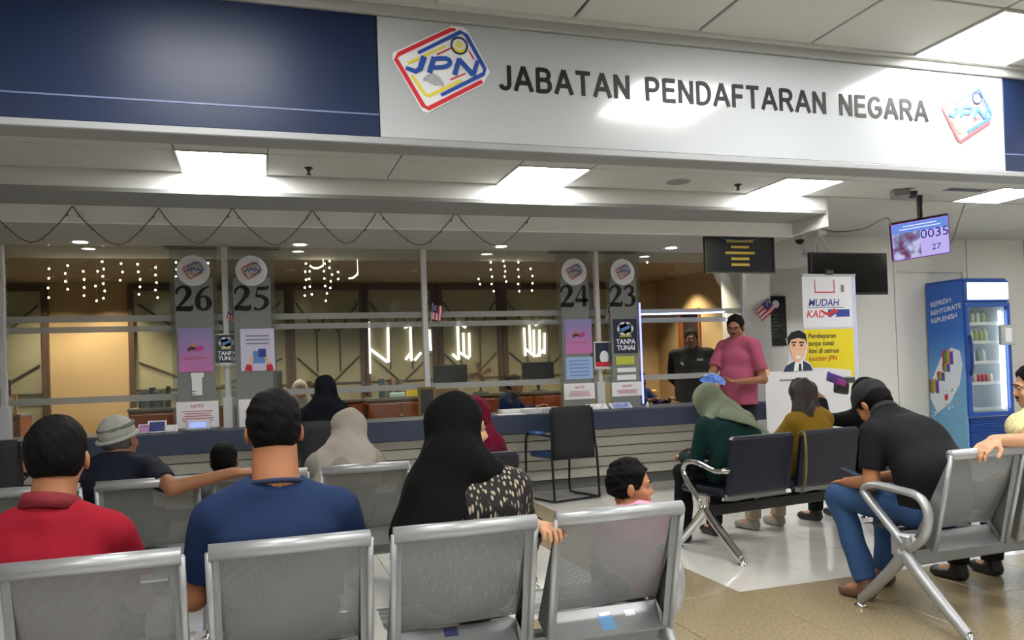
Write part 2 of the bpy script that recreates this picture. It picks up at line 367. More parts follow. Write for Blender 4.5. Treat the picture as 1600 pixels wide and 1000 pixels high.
def arc(cx, cy, rx, ry, a0, a1, n=9): return [(cx + rx * math.cos(math.radians(a0 + (a1 - a0) * i / (n - 1))), cy + ry * math.sin(math.radians(a0 + (a1 - a0) * i / (n - 1)))) for i in range(n)]
GL = {'J': (.46, [[(.40, 1), (.40, .26)] + arc(.23, .24, .17, .18, 0, -170, 9)]), 'A': (.70, [[(.02, 0), (.35, 1)], [(.68, 0), (.35, 1)], [(.15, .34), (.55, .34)]]),
      'B': (.62, [[(.07, 0), (.07, 1)], [(.07, .94), (.34, .94)] + arc(.34, .735, .18, .205, 90, -90) + [(.07, .53)], [(.07, .53), (.36, .53)] + arc(.36, .295, .20, .235, 90, -90) + [(.07, .06)]]),
      'T': (.60, [[(.30, 0), (.30, 1)], [(0, .94), (.60, .94)]]), 'N': (.66, [[(.07, 0), (.07, 1)], [(.07, .97), (.59, .03)], [(.59, 0), (.59, 1)]]),
      'P': (.60, [[(.07, 0), (.07, 1)], [(.07, .94), (.34, .94)] + arc(.34, .70, .20, .24, 90, -90) + [(.07, .46)]]), 'E': (.56, [[(.07, 0), (.07, 1)], [(.07, .94), (.56, .94)], [(.07, .53), (.52, .53)], [(.07, .06), (.57, .06)]]),
      'D': (.66, [[(.07, 0), (.07, 1)], [(.07, .94), (.28, .94)] + arc(.28, .5, .32, .44, 90, -90, 13) + [(.07, .06)]]), 'F': (.52, [[(.07, 0), (.07, 1)], [(.07, .94), (.54, .94)], [(.07, .50), (.48, .50)]]),
      'R': (.66, [[(.07, 0), (.07, 1)], [(.07, .94), (.38, .94)] + arc(.38, .725, .19, .215, 90, -90) + [(.07, .51)], [(.36, .51), (.62, 0)]]),
      'G': (.72, [arc(.37, .5, .31, .44, 40, 320, 19) + [(.655, .24), (.655, .47)], [(.38, .47), (.70, .47)]])}
def stroke_text(s_, parent, x0, z0, cap, width, wdt, y=-.0145):
    tot = sum(GL[c][0] if c != ' ' else .40 for c in s_) + .16 * (len(s_) - 1); kx = width / tot; x = x0
    for c in s_:
        if c != ' ':
            m = MB()
            for q, st in enumerate(GL[c][1]): m.ribbon([(x + a * kx, z0 + b * cap, wdt) for a, b in st], .003, False, y - .0003 * q)
            m.build('letter', M_ink, parent)
        x += ((GL[c][0] if c != ' ' else .40) + .16) * kx
stroke_text('JABATAN PENDAFTARAN NEGARA', sg, 1.018, 2.508, .107, 2.298, .0185)
# emblem, drawn from strokes in a 1250 x 1000 frame seen in the photograph of the board itself
LOGO0 = yp(687.2, 111.6, 1.0)
def lg(a, b, w=0):
    q = yp(600 + a * .16, 30 + b * .16, 1.0); s = 1.0
    return ((q.x - LOGO0.x) * s, (q.z - LOGO0.z) * s, w * .16 / FPX * .97)
def logo(parent, c, k, pale=False, backing=True, th=.0015):
    """k = plane distance so that the strokes keep their real size"""
    pre = 'pale_' if pale else ''
    red = mat(pre + 'emblem_red', '#c8202c' if not pale else '#d4525a', .4); blue = mat(pre + 'emblem_blue', '#1f4aa0' if not pale else '#4a70c4', .4)
    yel = mat(pre + 'emblem_yellow', '#dccb3c' if not pale else '#e6da7c', .4); whi = mat('emblem_white', '#dcdee0', .3)
    t = bpy.data.objects.new('emblem', None); COL.objects.link(t); t.parent = parent; t.location = c; t.scale = (k, 1, k)
    def rb(name, pts, m, y, smooth=0, closed=False):
        P = [lg(*p) for p in pts]
        if smooth: P = cat_rom(P, smooth, closed)
        MB().ribbon(P, th, closed, y).build(name, m, t)
    if backing:
        B = [(650, 80), (760, 92), (810, 130), (1025, 530), (980, 600), (960, 650), (420, 925), (370, 910), (75, 400), (80, 340)]
        MB().poly([lg(*p)[:2] for p in B][::-1], th).build('backing', whi, t)
    rb('red_bracket', [(690, 118, 26), (640, 120, 42), (140, 355, 42), (108, 400, 42), (380, 860, 44), (425, 885, 44), (950, 620, 40)], red, -.002)
    rb('blue_bracket', [(325, 345, 34), (740, 140, 40), (795, 175, 42), (975, 500, 42), (960, 550, 42), (550, 755, 36)], blue, -.0025)
    rb('yellow_bar', [(585, 280, 22), (230, 445, 26)], yel, -.002); rb('yellow_bar', [(265, 560, 30), (390, 745, 34), (430, 762, 34), (745, 610, 28)], yel, -.002)
    rb('red_bar', [(640, 300, 16), (510, 362, 16)], red, -.002); rb('red_bar', [(820, 320, 14), (868, 408, 14)], red, -.002); rb('red_bar', [(640, 605, 16), (785, 545, 16)], red, -.002)
    rb('letter', [(385, 380, 62), (345, 500, 60), (300, 525, 50), (205, 490, 40)], blue, -.0035)
    rb('letter', [(480, 385, 52), (435, 540, 56)], blue, -.0035); rb('letter', [(470, 405, 44), (600, 400, 46), (635, 440, 48), (590, 480, 46), (460, 490, 40)], blue, -.0038, 3)
    rb('letter', [(725, 400, 48), (680, 560, 56)], blue, -.0035); rb('letter', [(720, 405, 52), (860, 560, 54)], blue, -.0037); rb('letter', [(905, 420, 44), (860, 565, 48)], blue, -.0039)
    O = lg(725, 275)
    MB().ribbon([(O[0] + .0105 * math.cos(a) * 1.0, O[1] + .0105 * math.sin(a), .0026) for a in np.linspace(0, 2 * PI, 25)[:-1]], th, True, -.003).build('ring', mat('emblem_navy', '#2e3358', .4), t)
    MB().ribbon([(O[0] + .0075 * math.cos(a), O[1] - .0005 + .0075 * math.sin(a), .001 + .0035 * max(0, -math.sin(a))) for a in np.linspace(-2.9, -.2, 14)], th, False, -.003).build('crescent', yel, t)
    MB().poly([(O[0] + .0042 * math.cos(a), O[1] + .0015 + .0042 * math.sin(a)) for a in np.linspace(0, -2 * PI, 14)[:-1]], th).build('star', yel, t, loc=(0, -.003, 0))
    F = lg(470, 640); fp = MB()
    for q in range(6):
        r = .0035 + .0024 * q; fp.ribbon([(F[0] + r * math.cos(a) * .9, F[1] - .004 + r * math.sin(a) * 1.0, .0008) for a in np.linspace(.3 - q * .05, 2.3 + q * .08, 10)], th, False, -.0028)
    fp.build('fingerprint', mat('emblem_grey', '#8a8c96', .5), t)
    return t
p = yp(687.2, 111.6, FY); logo(sg, (p.x, -.0155, p.z), FY)
p = yp(1507, 181, FY); logo(sg, (p.x, -.0155, p.z), FY * .86, pale=True, backing=False)

# ================================================================== COUNTER
ct = empty('service_counter', (0, 7.8, 0), 0, 'long service counter with navy front edge and cream slatted base', 'counter')
M_navy = mat('navy_laminate', '#333c52', .35, var=.05); M_navytop = mat('counter_top', '#4a5163', .25); M_cream = mat('cream_board', '#dedace', .5)
MB().bb(-4.0, 5.57, 0, .78, .66, .86, .012).build('worktop', M_navy, ct)
for k in range(5):
    MB().bb(-4.0, 5.5, .40, .43, .115 + .109 * k, .115 + .109 * k + .1, .006).build('slat', M_cream, ct)
MB().bb(-4.0, 5.5, .43, .5, .1, .66).build('panel', mat('slat_gap', '#5c5a52', .8), ct); MB().bb(-4.0, 5.48, .46, .52, 0, .1).build('kick_board', M_grey, ct)
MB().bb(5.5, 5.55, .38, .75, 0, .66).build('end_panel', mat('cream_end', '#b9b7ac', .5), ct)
# glazed screen above the counter: posts, panes, frosted films
GY = 8.13
M_post = mat('white_post', '#cfd0d3', .35, .1)
posts = [(-2.15, 'white post at the left edge wound with pale tinsel'), (-.28, 'white post with drooping flag between signs 26 and 25'), (1.655, 'white post in the middle of the glass screen'), (3.585, 'white post with red-edged poster between signs 24 and 23'), (5.46, 'white post at right end of the glass screen')]
for X, lab in posts:
    t = empty('screen_post', (X, GY, .86), 0, lab, 'post', 'posts of the glass screen')
    MB().bb(-.028, .028, -.028, .028, 0, 1.74, .008).build('shaft', M_post, t); MB().bb(-.05, .05, -.04, .04, 0, .30 if abs(X - 1.655) > .1 else .06, .006).build('foot_cover', M_post, t)
xs = [-4.0] + [p[0] for p in posts]
for i in range(5):
    a = xs[i] + (.03 if i else 0); b = xs[i + 1] - .03
    where = ['left of the tinsel post', 'before the plain tan wall', 'behind the passport poster sign', 'behind the blue timetable sign', 'with the rope light, before the guard'][i]
    t = empty('glass_pane', (0, GY + .012, 0), 0, 'tall clear counter window pane with frosted bands ' + where, 'window pane', 'counter window panes')
    MB().bb(a, b, -.004, .004, .862, 2.6).build('pane', M_glass, t)
    for z0, z1 in ((1.895, 1.955), (1.80, 1.855), (1.155, 1.215)):
        MB().bb(a, b, -.007, -.0045, z0, z1).build('frosted_band', M_frost, t)
# ================================================================== OFFICE behind
M_tan = mat('tan_wall', '#b3966a', .75, var=.04, vscale=2); M_brown = mat('brown_frame', '#4a3322', .5, var=.2, vscale=12, stretch=(1, 1, .1))
structure('wall_office', MB().bb(-4.2, 6.1, 11.3, 11.42, 0, 2.7), M_tan)
structure('ceiling_office', MB().bb(-4.2, 6.1, 8.95, 11.42, 2.62, 2.7), mat('office_ceiling', '#8e7e68', .8))
structure('wall_office_right', MB().bb(6.0, 6.12, 8.75, 10.0, 0, 2.66).bb(6.0, 6.12, 10.62, 11.42, 0, 2.66).bb(6.0, 6.12, 10.0, 10.62, 2.12, 2.66), M_tan)
d = empty('door_1', (6.0, 10.31, 0)); d['kind'] = 'structure'
MB().bb(-.02, .13, -.31, -.26, 0, 2.12).bb(-.02, .13, .26, .31, 0, 2.12).bb(-.02, .13, -.26, .26, 2.06, 2.12).build('door_frame', mat('red_brown_wood', '#8a4e22', .4), d)
MB().bb(.04, .08, -.26, .26, 0, 2.06).build('door_leaf', mat('dark_door', '#2c211b', .5), d)
def spot(x, y, z, e, ang, lab, tilt=(0, 0), col=(1, .86, .66)):
    t = empty('spotlight', (x, y, z), 0, lab, 'light', 'small recessed office spotlights')
    MB().lathe((0, 0, 0), [(.03, .0), (.05, -.003), (.052, .0), (.035, .0)], 16).build('rim', M_white, t, True)
    ld = bpy.data.lights.new('spot_lamp', 'SPOT'); ld.energy = e; ld.spot_size = ang; ld.spot_blend = .6; ld.color = col; ld.shadow_soft_size = .04
    o = bpy.data.objects.new('spot_lamp', ld); COL.objects.link(o); o.parent = t; o.location = (0, 0, -.02); o.rotation_euler = (tilt[0], tilt[1], 0)
for k, (x, y, e) in enumerate(((-2.3, 10.6, 120), (-1.1, 9.9, 130), (.4, 9.9, 120), (1.9, 9.9, 120), (3.4, 9.9, 120), (4.7, 9.6, 90))):
    spot(x, y, 2.618, e * .8, 2.3, ['first', 'second', 'third', 'fourth', 'fifth', 'sixth'][k] + ' added fill spotlight from the left, over the clerks')  # unseen lamps added to brighten the dim office
spot(5.62, 10.1, 2.618, 110, 1.9, 'recessed spotlight washing the wall beside the office door'); spot(5.3, 8.99, 2.618, 100, 1.9, 'added fill spotlight over the guard')  # the spot over the guard is an unseen lamp added as fill
spot(-1.75, 10.85, 2.618, 75, 1.9, 'recessed spotlight washing the plain tan wall at left')
# framed glazed panels with lattice on the back wall
M_pglass = mat('olive_glass', '#989274', .12, spec=.6, var=.08, vscale=1.5); M_lat = mat('bronze_bar', '#5e5846', .4, .4); M_reflection = emitter('reflection_glow', '#fff9ee', 2.2)
cols = [-2.9, -1.5, .42, 1.43, 2.45, 3.43, 4.6]
pan = [(-3.9, -2.55), (-1.5, .36), (.49, 1.37), (1.49, 2.38), (2.54, 3.36), (3.51, 4.45), (4.6, 5.4)]
for i, (a, b) in enumerate(pan):
    where = ['at far left behind the glass', 'behind sign 26', 'second from sign 25', 'just left of the middle post', 'right of the middle post', 'left of sign 24', 'between signs 24 and 23'][i]
    t = empty('lattice_window', (0, 11.3, 0), 0, 'olive glazed office partition with brown frame and diagonal bars ' + where, 'window', 'glazed partitions at the back of the office')
    MB().bb(a, b, -.03, -.01, .3, 2.52).build('pane', M_pglass, t)
    MB().bb(a - .07, a, -.08, 0, 0, 2.6).build('stile', M_brown, t); MB().bb(b, b + .07, -.08, 0, 0, 2.6).build('stile', M_brown, t); MB().bb(a, b, -.08, 0, 2.52, 2.6).build('top_rail', M_brown, t)
    c = (a + b) / 2; hw = (b - a) / 2
    for sgn in (-1, 1):
        for P in ([(c + sgn * hw * .95, 2.35), (c + sgn * hw * .35, 1.95)], [(c + sgn * hw * .3, 1.95), (c, 2.2)], [(c + sgn * hw * .35, 1.95), (c + sgn * hw * .35, 1.4)], [(c + sgn * hw * .95, 1.6), (c + sgn * hw * .1, 1.25)]):
            MB().tube([(P[0][0], -.05, P[0][1]), (P[1][0], -.05, P[1][1])], .012, 4).build('lattice_bar', M_lat, t)
    MB().bb(a, b, -.05, -.035, 1.23, 1.25).build('lattice_bar', M_lat, t); MB().bb(a, b, -.05, -.035, 1.12, 1.14).build('lattice_bar', M_lat, t)
def reflection_set(lab, X, Ls):  # bright reflections in the office glass, built as glowing tubes
    t = empty('glass_reflection', (X, 11.235, 0), 0, lab, 'reflection', 'white reflections in the office glass')
    for P in Ls: MB().tube([(q[0], 0, q[1]) for q in P], .018, 6).build('glow_tube', M_reflection, t)
def px(*pts): return [(lambda q: (q.x, q.z))(yp(u, v, 11.235)) for u, v in pts]
reflection_set('tall white N shaped reflection, built as glowing bars, left of the middle post', 0, [px((576, 503), (578, 584)), px((606, 505), (607, 566)), px((578, 545), (606, 566))])
reflection_set('white arrow shaped reflections, built as glowing bars, beside the middle post', 0, [px((641, 508), (643, 564)), px((632, 512), (641, 508)), px((634, 562), (643, 550)), px((648, 563), (658, 551)), px((671, 515), (673, 548))])
reflection_set('white hooked reflections, built as glowing double bars, right of the small flag', 0, [px((715, 503), (717, 562)), px((715, 503), (728, 512)), px((707, 553), (716, 562)), px((724, 520), (725, 555)), px((733, 520), (734, 558)), px((717, 550), (733, 560))])
reflection_set('fan of upright white reflections, built as glowing bars, left of sign 24', 0, [px((819, 512), (821, 556)), px((827, 505), (829, 552)), px((834, 515), (835, 557)), px((843, 515), (843, 557)), px((851, 520), (851, 553)), px((820, 503), (834, 505)), px((836, 508), (850, 501)), px((821, 545), (836, 557)), px((852, 545), (838, 557))])
# desks, cabinets, and desk things in the office
M_wood = mat('red_wood', '#7c3f1a', .4, var=.2, vscale=10, stretch=(.2, 1, 1)); M_btop = mat('desk_top_grey', '#6c6c68', .4)
cabs = [(-3.4, -2.55), (-1.45, -.55), (-.5, .35), (.4, 1.25), (1.3, 2.15), (2.2, 3.05), (3.1, 3.95)]
for i, (a, b) in enumerate(cabs):
    lab = 'low reddish wood cabinet in the office ' + ['at far left', 'left of sign 26', 'behind signs 26 and 25', 'left of the middle post', 'behind the middle post', 'behind the maroon hijab', 'behind the seated officer'][i]
    t = empty('low_cabinet', (0, 10.2, 0), 0, lab, 'cabinet', 'low wooden cabinets in the office')
    MB().bb(a, b, 0, .5, 0, 1.0, .006).build('body', M_wood, t); MB().bb(a - .01, b + .01, -.02, .5, 1.0, 1.03).build('worktop', M_btop, t)
    for (p0, p1) in ((a + .02, (a + b) / 2 - .01), ((a + b) / 2 + .01, b - .02)):
        dr = MB().bb(p0, p1, -.018, 0, .05, .96, .004).build('door', M_wood, t); MB().ball(((p1 if p0 < (a + b) / 2 - .1 else p0), -.03, .8), .015, 8, 5).build('knob', mat('brass', '#c9a24a', .25, 1.), dr, True)
def monitor(X, Y, z, lab, wd=.46, ry=0., cat='monitor', col='#10131a'):
    t = empty('monitor', (X, Y, z), ry, lab, cat, 'dark office monitors')
    MB().bb(-wd / 2, wd / 2, -.02, .02, .12, .12 + wd * .6, .006).build('screen_case', M_black, t); MB().bb(-wd / 2 + .012, wd / 2 - .012, -.022, -.0195, .135, .105 + wd * .6).build('screen', mat('screen_off' + col, col, .15), t)
    MB().bb(-.02, .02, -.01, .02, .01, .2).build('stem', M_black, t); MB().bb(-.1, .1, -.07, .09, 0, .012, .004).build('foot', M_black, t); return t
M_dk = mat('teal_file', '#2f6f8c', .5); M_yb = mat('yellow_paper', '#c9b338', .6)
for i, (X, lab) in enumerate(((-2.9, 'dark monitor on cabinet at far left'), (.05, 'dark monitor behind the post of signs 26 and 25'), (2.42, 'dark monitor left of the smiling officer'), (3.65, 'dark monitor behind sign 24'))): monitor(X, 10.35, 1.03, lab)
def framed(u0, v0, u1, v1, Y, lab, fc, inner, cat='picture frame', tilt=0.):
    a = yp(u0, v1, Y); b = yp(u1, v0, Y); wd = b.x - a.x; ht = b.z - a.z
    t = empty('picture_frame', ((a.x + b.x) / 2, Y, a.z), 0, lab, cat); t.rotation_euler = (tilt, 0, 0)
    f = MB(); e = .025; f.bb(-wd / 2, -wd / 2 + e, -.012, .012, 0, ht).bb(wd / 2 - e, wd / 2, -.012, .012, 0, ht).bb(-wd / 2 + e, wd / 2 - e, -.012, .012, 0, e).bb(-wd / 2 + e, wd / 2 - e, -.012, .012, ht - e, ht)
    f.build('frame', mat('frame' + fc, fc, .35, .3), t); MB().bb(-wd / 2 + e, wd / 2 - e, -.006, .010, e, ht - e).build('picture', mat('pic' + inner, inner, .5, var=.6, vscale=14), t); return t
t = framed(220, 596, 250, 622, 10.32, 'orange framed photo on the cabinet top left of sign 26', '#d08a20', '#5a4426'); t.location.z = 1.03
t = framed(6, 600, 22, 630, 10.32, 'small orange framed photo at far left edge of the office', '#c98a3a', '#d9c9a8'); t.location.z = 1.03; t.location.x = -2.66
def files(X, Y, z, n, cols_, lab0, grp):
    x = X
    for k in range(n):
        wd = random.uniform(.03, .05); h = random.uniform(.18, .26); o = MB().bb(x, x + wd, 0, .22, 0, h, .003).build('binder', mat('binder' + cols_[k % len(cols_)], cols_[k % len(cols_)], .5), None, loc=(0, Y, z))
        tag(o, ORD[k] + ' ' + lab0, 'binder', grp); x += wd + .004
files(-1.35, 10.3, 1.03, 8, ['#23434f', '#34322d', '#4b5a62', '#222428'], 'upright binder from the left in the row right of the orange framed photo', 'binders on the cabinet near sign 26')
files(1.5, 10.35, 1.03, 6, ['#23434f', '#5b5a55', '#30302e', '#8a6a4a'], 'upright binder from the left in the row behind the middle post', 'binders behind the middle post')
files(.5, 10.35, 1.03, 7, ['#2e2c2c', '#44545a', '#54402c', '#292c33'], 'binder from the left in the row behind the counter customer in black', 'binders behind the customer')
for (u, v, lab, colr, sz) in ((645, 598, 'yellow paper box on the cabinet beside the middle post', '#c9b02c', (.16, .14, .1)), (622, 606, 'white and teal folded cloth on the cabinet left of the yellow box', '#9ab8b4', (.2, .16, .06)), (700, 600, 'brown carton on the cabinet right of the middle post', '#6b4a2a', (.3, .2, .1))):
    p = yp(u, v, 10.25); o = MB().box((0, 0, sz[2] / 2), sz, None, .01).build('small_box', mat('bx' + colr, colr, .6), None, loc=(p.x, 10.4, 1.03)); tag(o, lab, 'box')
# fan
t = empty('desk_fan', (2.83, 10.0, 1.03), 0, 'round bronze desk fan standing left of the smiling officer', 'fan')
t.location.y = 10.35
MB().lathe((0, 0, 0), [(.001, 0), (.11, 0), (.11, .015), (.03, .03), (.012, .05), (.012, .16)], 20).build('base', M_dark, t, True)
g = MB()
for q in range(5): g.tube([((.04 + .035 * q) * math.cos(a), -.06, .27 + (.04 + .035 * q) * math.sin(a)) for a in np.linspace(0, 2 * PI, 25)[:-1]], .003, 5, True)
for q in range(16): a = q * PI / 8; g.tube([(0, -.065, .27), (.18 * math.cos(a), -.06, .27 + .18 * math.sin(a))], .0025, 4)
g.build('guard', mat('bronze_guard', '#7b5b3c', .4, .5), t)
for q in range(4):
    a = q * PI / 2; MB().poly([(0, 0), (.07 * math.cos(a - .2), .07 * math.sin(a - .2)), (.16 * math.cos(a), .16 * math.sin(a)), (.15 * math.cos(a + .5), .15 * math.sin(a + .5)), (.05 * math.cos(a + .7), .05 * math.sin(a + .7))], .006).build('blade', mat('fan_blade', '#4a3a2c', .4), t, loc=(0, -.03, .27))
MB().ball((0, .02, .27), (.05, .07, .05)).build('motor', M_dark, t, True)
# switch plate in office
o = MB().bb(-.075, .075, -.01, 0, -.045, .045, .003).build('switch_plate', mat('switch_cream', '#e2dcc8', .4), None, loc=(5.62, 11.3, 1.5)); tag(o, 'cream double switch plate on the tan office wall behind the guard', 'switch')
# wooden chair beside officer at window 23
def plain_chair(loc, rz, lab):
    t = empty('office_chair', loc, rz, lab, 'chair')
    MB().bb(-.22, .22, -.22, .22, .42, .48, .02).build('seat', mat('tan_vinyl', '#c59a52', .5), t); MB().bb(-.21, .21, .2, .25, .55, 1.0, .02).build('backrest', MATS['tan_vinyl'], t)
    for sx in (-1, 1): MB().tube([(sx * .23, .22, 0), (sx * .23, .24, 1.0)], .015, 8).build('leg', M_wood, t); MB().tube([(sx * .23, -.2, 0), (sx * .23, -.2, .66), (sx * .23, .22, .68)], .015, 8).build('leg', M_wood, t)
    return t
plain_chair((5.0, 9.35, 0), .5, 'tan vinyl chair behind the counter in front of the guard')
# icicle lights inside the header of the office
M_bulb = emitter('warm_bulb', '#fff0d8', 16.0); M_wire = mat('wire_dark', '#3a3a36', .5)
bm = MB().ball((0, 0, 0), (.009, .009, .011), 6, 4).mesh('bulb', M_bulb, True)
strs = [(76, 420, 465, 4), (104, 415, 452, 4), (131, 424, 462, 4), (150, 424, 470, 3), (161, 409, 466, 6), (189, 412, 438, 3), (217, 413, 460, 5), (244, 418, 465, 5), (273, 410, 432, 3), (323, 411, 434, 3), (372, 412, 430, 3),
        (476, 412, 462, 5), (484, 424, 460, 4), (508, 412, 470, 6), (516, 408, 450, 5), (530, 425, 436, 2), (749, 436, 444, 2), (768, 410, 455, 5), (788, 408, 440, 5), (810, 410, 455, 5), (830, 420, 454, 4), (1012, 405, 410, 2)]
CNT = {}
for k, (u, v0, v1, n) in enumerate(strs):
    Y = 8.88; a = yp(u, v0, Y); b = yp(u + (v1 - v0) * .035, v1, Y)
    t = empty('light_string', (a.x, Y, 2.6), 0, None, None)
    side = 'before the plain tan wall' if u < 262 else ('around the lilac poster sign' if u < 400 else ('between the passport poster and the middle post' if u < 600 else ('left of the blue timetable sign' if u < 900 else 'right of the dark cashless poster')))
    CNT[side] = CNT.get(side, -1) + 1; tag(t, ORD[CNT[side]] + ' fairy bulb strand from the left ' + side, 'fairy lights', 'hanging fairy light strands ' + side)
    MB().tube([(0, 0, 0), (.01, 0, (b.z - 2.6) / 2), (0, 0, b.z - 2.6)], .0015, 4).build('wire', mat('clear_wire', '#8a8474', .5), t)
    for q in range(n): inst('bulb', bm, t, ((random.random() - .5) * .03, 0, (a.z - 2.6) + (b.z - a.z) * q / max(1, n - 1)))
# curtain rail glow segments near the ceiling (lit scallops)
for k, P in enumerate(([(484, 415), (490, 419), (497, 419), (505, 415)], [(545, 435), (552, 434), (558, 429), (559, 426)])):
    Q = [yp(u, v, 8.9) for u, v in P]; o = MB().tube([(q.x, q.y, q.z) for q in Q], .008, 6).tube([(Q[-1].x, Q[-1].y, Q[-1].z), (Q[-1].x, Q[-1].y, 2.6)], .002, 4).build('light_strip', emitter('warm_strip', '#ffe9c4', 7), None)
    tag(o, ['curved warm light strip hung between two strands right of sign 25', 'short curved warm light strip left of the middle post'][k], 'light')
# ================================================================== garland on the soffit
gy = 6.98
hk = [(-22, 318), (113, 322), (248, 325), (363, 325), (488, 328), (590, 328), (712, 332), (830, 336)]
t = empty('garland', (0, gy, 0), 0, 'long scalloped garland of dark wire hung below the ceiling edge', 'garland')
bulbg = MB().ball((0, 0, 0), (.008, .008, .012), 6, 4).mesh('bulb', mat('dull_bulb', '#6e6a60', .3), True)
W_ = []
for i in range(len(hk) - 1):
    a = yp(*hk[i], gy); b = yp(*hk[i + 1], gy); dip = .27 + .01 * (i % 2); pts = []
    for q in range(15):
        s_ = q / 14; pts.append((a.x + (b.x - a.x) * s_, -.006 * (q % 2), a.z + (b.z - a.z) * s_ - dip * (1 - (2 * s_ - 1) ** 2) * (1 - .08 * math.sin(s_ * 9))))
    o = MB().tube(pts, .0042, 5).build('wire', M_wire, t)
    for q in range(1, 14, 2): inst('bulb', bulbg, t, (pts[q][0] + random.uniform(-.01, .01), pts[q][1] - .008, pts[q][2] - .008), (random.random(), random.random(), 0))
# tinsel on the left post
tn = MB(); random.seed(8)
for q in range(420):
    z = random.uniform(.95, 2.55); a = random.uniform(0, 2 * PI) ; r = .035; l = random.uniform(.02, .045)
    p0 = Vector((math.cos(a) * r, math.sin(a) * r, z)); p1 = p0 + Vector((math.cos(a) * l, math.sin(a) * l, random.uniform(-.02, .02))); sd = Vector((-math.sin(a), math.cos(a), .3)) * .004
    tn.add([p0 - sd, p0 + sd, p1], [(0, 1, 2)])
o = tn.build('tinsel', mat('pale_tinsel', '#dcd6d6', .3, .3), None, loc=(-2.15, GY, 0)); tag(o, 'pale tinsel wound around the post at the left edge', 'tinsel', None, 'stuff')

# ================================================================== number signs
DIG = {'2': [[(.04, .46, .04), (.07, .58, .06), (.20, .67, .06), (.34, .60, .11), (.36, .47, .12), (.25, .29, .08), (.08, .10, .05), (.03, .05, .05)], [(.02, .05, .10), (.2, .055, .11), (.40, .055, .11), (.45, .16, .02)]],
       '6': [[(.42, .68, .02), (.25, .60, .06), (.12, .42, .10), (.09, .24, .12), (.12, .09, .09), (.24, .02, .05), (.36, .09, .09), (.39, .21, .12), (.35, .34, .09), (.24, .40, .04), (.12, .33, .03)]],
       '5': [[(.44, .70, .03), (.40, .62, .08), (.16, .62, .08)], [(.16, .64, .03), (.10, .38, .03)], [(.10, .40, .06), (.24, .39, .07), (.37, .31, .10), (.39, .19, .11), (.30, .06, .07), (.16, .01, .05), (.04, .05, .09)]],
       '4': [[(.30, .68, .02), (.03, .22, .03)], [(.02, .20, .09), (.46, .20, .09)], [(.33, .68, .10), (.33, .0, .11)]],
       '3': [[(.05, .54, .04), (.12, .63, .06), (.24, .66, .06), (.34, .57, .10), (.31, .44, .07), (.17, .37, .03)], [(.17, .37, .03), (.31, .34, .07), (.38, .22, .12), (.32, .07, .08), (.18, .01, .05), (.05, .05, .09)]]}
def digits(s_, parent, cx, z, h, y=-.006):
    k = h / .70; wd = .5 * k
    for i, ch in enumerate(s_):
        m = MB()
        for st in DIG[ch]:
            x0 = cx + (i - len(s_) / 2) * wd
            P = [(x0 + a * k, z + b * k, c * k * 1.25) for a, b, c in st]
            m.ribbon(cat_rom(P, 5) if len(P) > 2 else P, .003, False, y)
        m.build('digit', M_ink, parent)
def rect(parent, name, r, Y, m, y0=-.008, th=.002, label=None):
    a = yp(r[0], r[3], Y); b = yp(r[2], r[1], Y); 
    o = MB().bb(a.x - parent.location.x, b.x - parent.location.x, y0 - th, y0, a.z - parent.location.z, b.z - parent.location.z).build(name, m, parent)
    if label: o['label'] = label
    return (a.x - parent.location.x, b.x - parent.location.x, a.z - parent.location.z, b.z - parent.location.z)
def lines(parent, bx_, n, m, y, fill=.85, th=.35, name='print_line', center=True, jit=.25):
    x0, x1, z0, z1 = bx_; h = (z1 - z0) / n; g = MB()
    for i in range(n):
        z = z1 - h * (i + .5); wv = (x1 - x0) * fill * (1 - jit * random.random()); c = (x0 + x1) / 2 if center else x0 + wv / 2
        g.bb(c - wv / 2, c + wv / 2, y - .0008, y, z - h * th / 2, z + h * th / 2)
    o = g.build(name, m, parent); o['kind'] = 'stuff'; return o
M_gradp = bpy.data.materials.new('lilac_pink_print'); M_gradp.use_nodes = True
nt = M_gradp.node_tree; tc = nt.nodes.new('ShaderNodeTexCoord'); sp = nt.nodes.new('ShaderNodeSeparateXYZ'); rp = nt.nodes.new('ShaderNodeValToRGB')
nt.links.new(tc.outputs['Generated'], sp.inputs[0]); nt.links.new(sp.outputs['Z'], rp.inputs[0]); nt.links.new(rp.outputs[0], nt.nodes['Principled BSDF'].inputs['Base Color'])
rp.color_ramp.elements[0].color = rgb('#c477b4'); rp.color_ramp.elements[1].color = rgb('#8d86bb'); rp.color_ramp.elements[0].position = .1; rp.color_ramp.elements[1].position = .9
M_bluep = mat('pale_blue_print', '#9db8e4', .6); M_redl = mat('red_print', '#c06070', .6); M_greyl = mat('grey_print', '#7b7f90', .6); M_cloud = mat('white_print', '#e6ebf4', .6)
M_navyp = mat('navy_poster', '#1b2440', .5); M_lcd = emitter('lcd_blue', '#8c9cff', 1.2)
SY = 8.02
def sign_base(X0, X1, num, lab, ndx=0.):
    c = (X0 + X1) / 2; t = empty('window_sign', (c, SY + .03, 0), 0, lab, 'sign', None); hw = (X1 - X0) / 2
    MB().bb(-hw - .04, hw + .04, .004, .008, .865, 2.585).build('clear_back_sheet', M_acryclear, t)
    MB().bb(-hw, hw, -.003, .003, .865, 2.30).build('panel', M_acry, t)
    g = MB(); g.lathe((0, 0, 0), [(.001, 0), (.142, 0), (.146, .006), (.142, .012), (.001, .012)], 36); me = g.mesh('disc', mat('disc_white', '#d9dbe0', .35), False)
    inst('disc', me, t, (-.0 + ndx, -.004, 2.36), (PI / 2, 0, 0))
    l = logo(t, (ndx, -.022, 2.36), 1.55 * 1.0, pale=False, backing=False)
    digits(num, t, ndx, 1.985, .235)
    return t
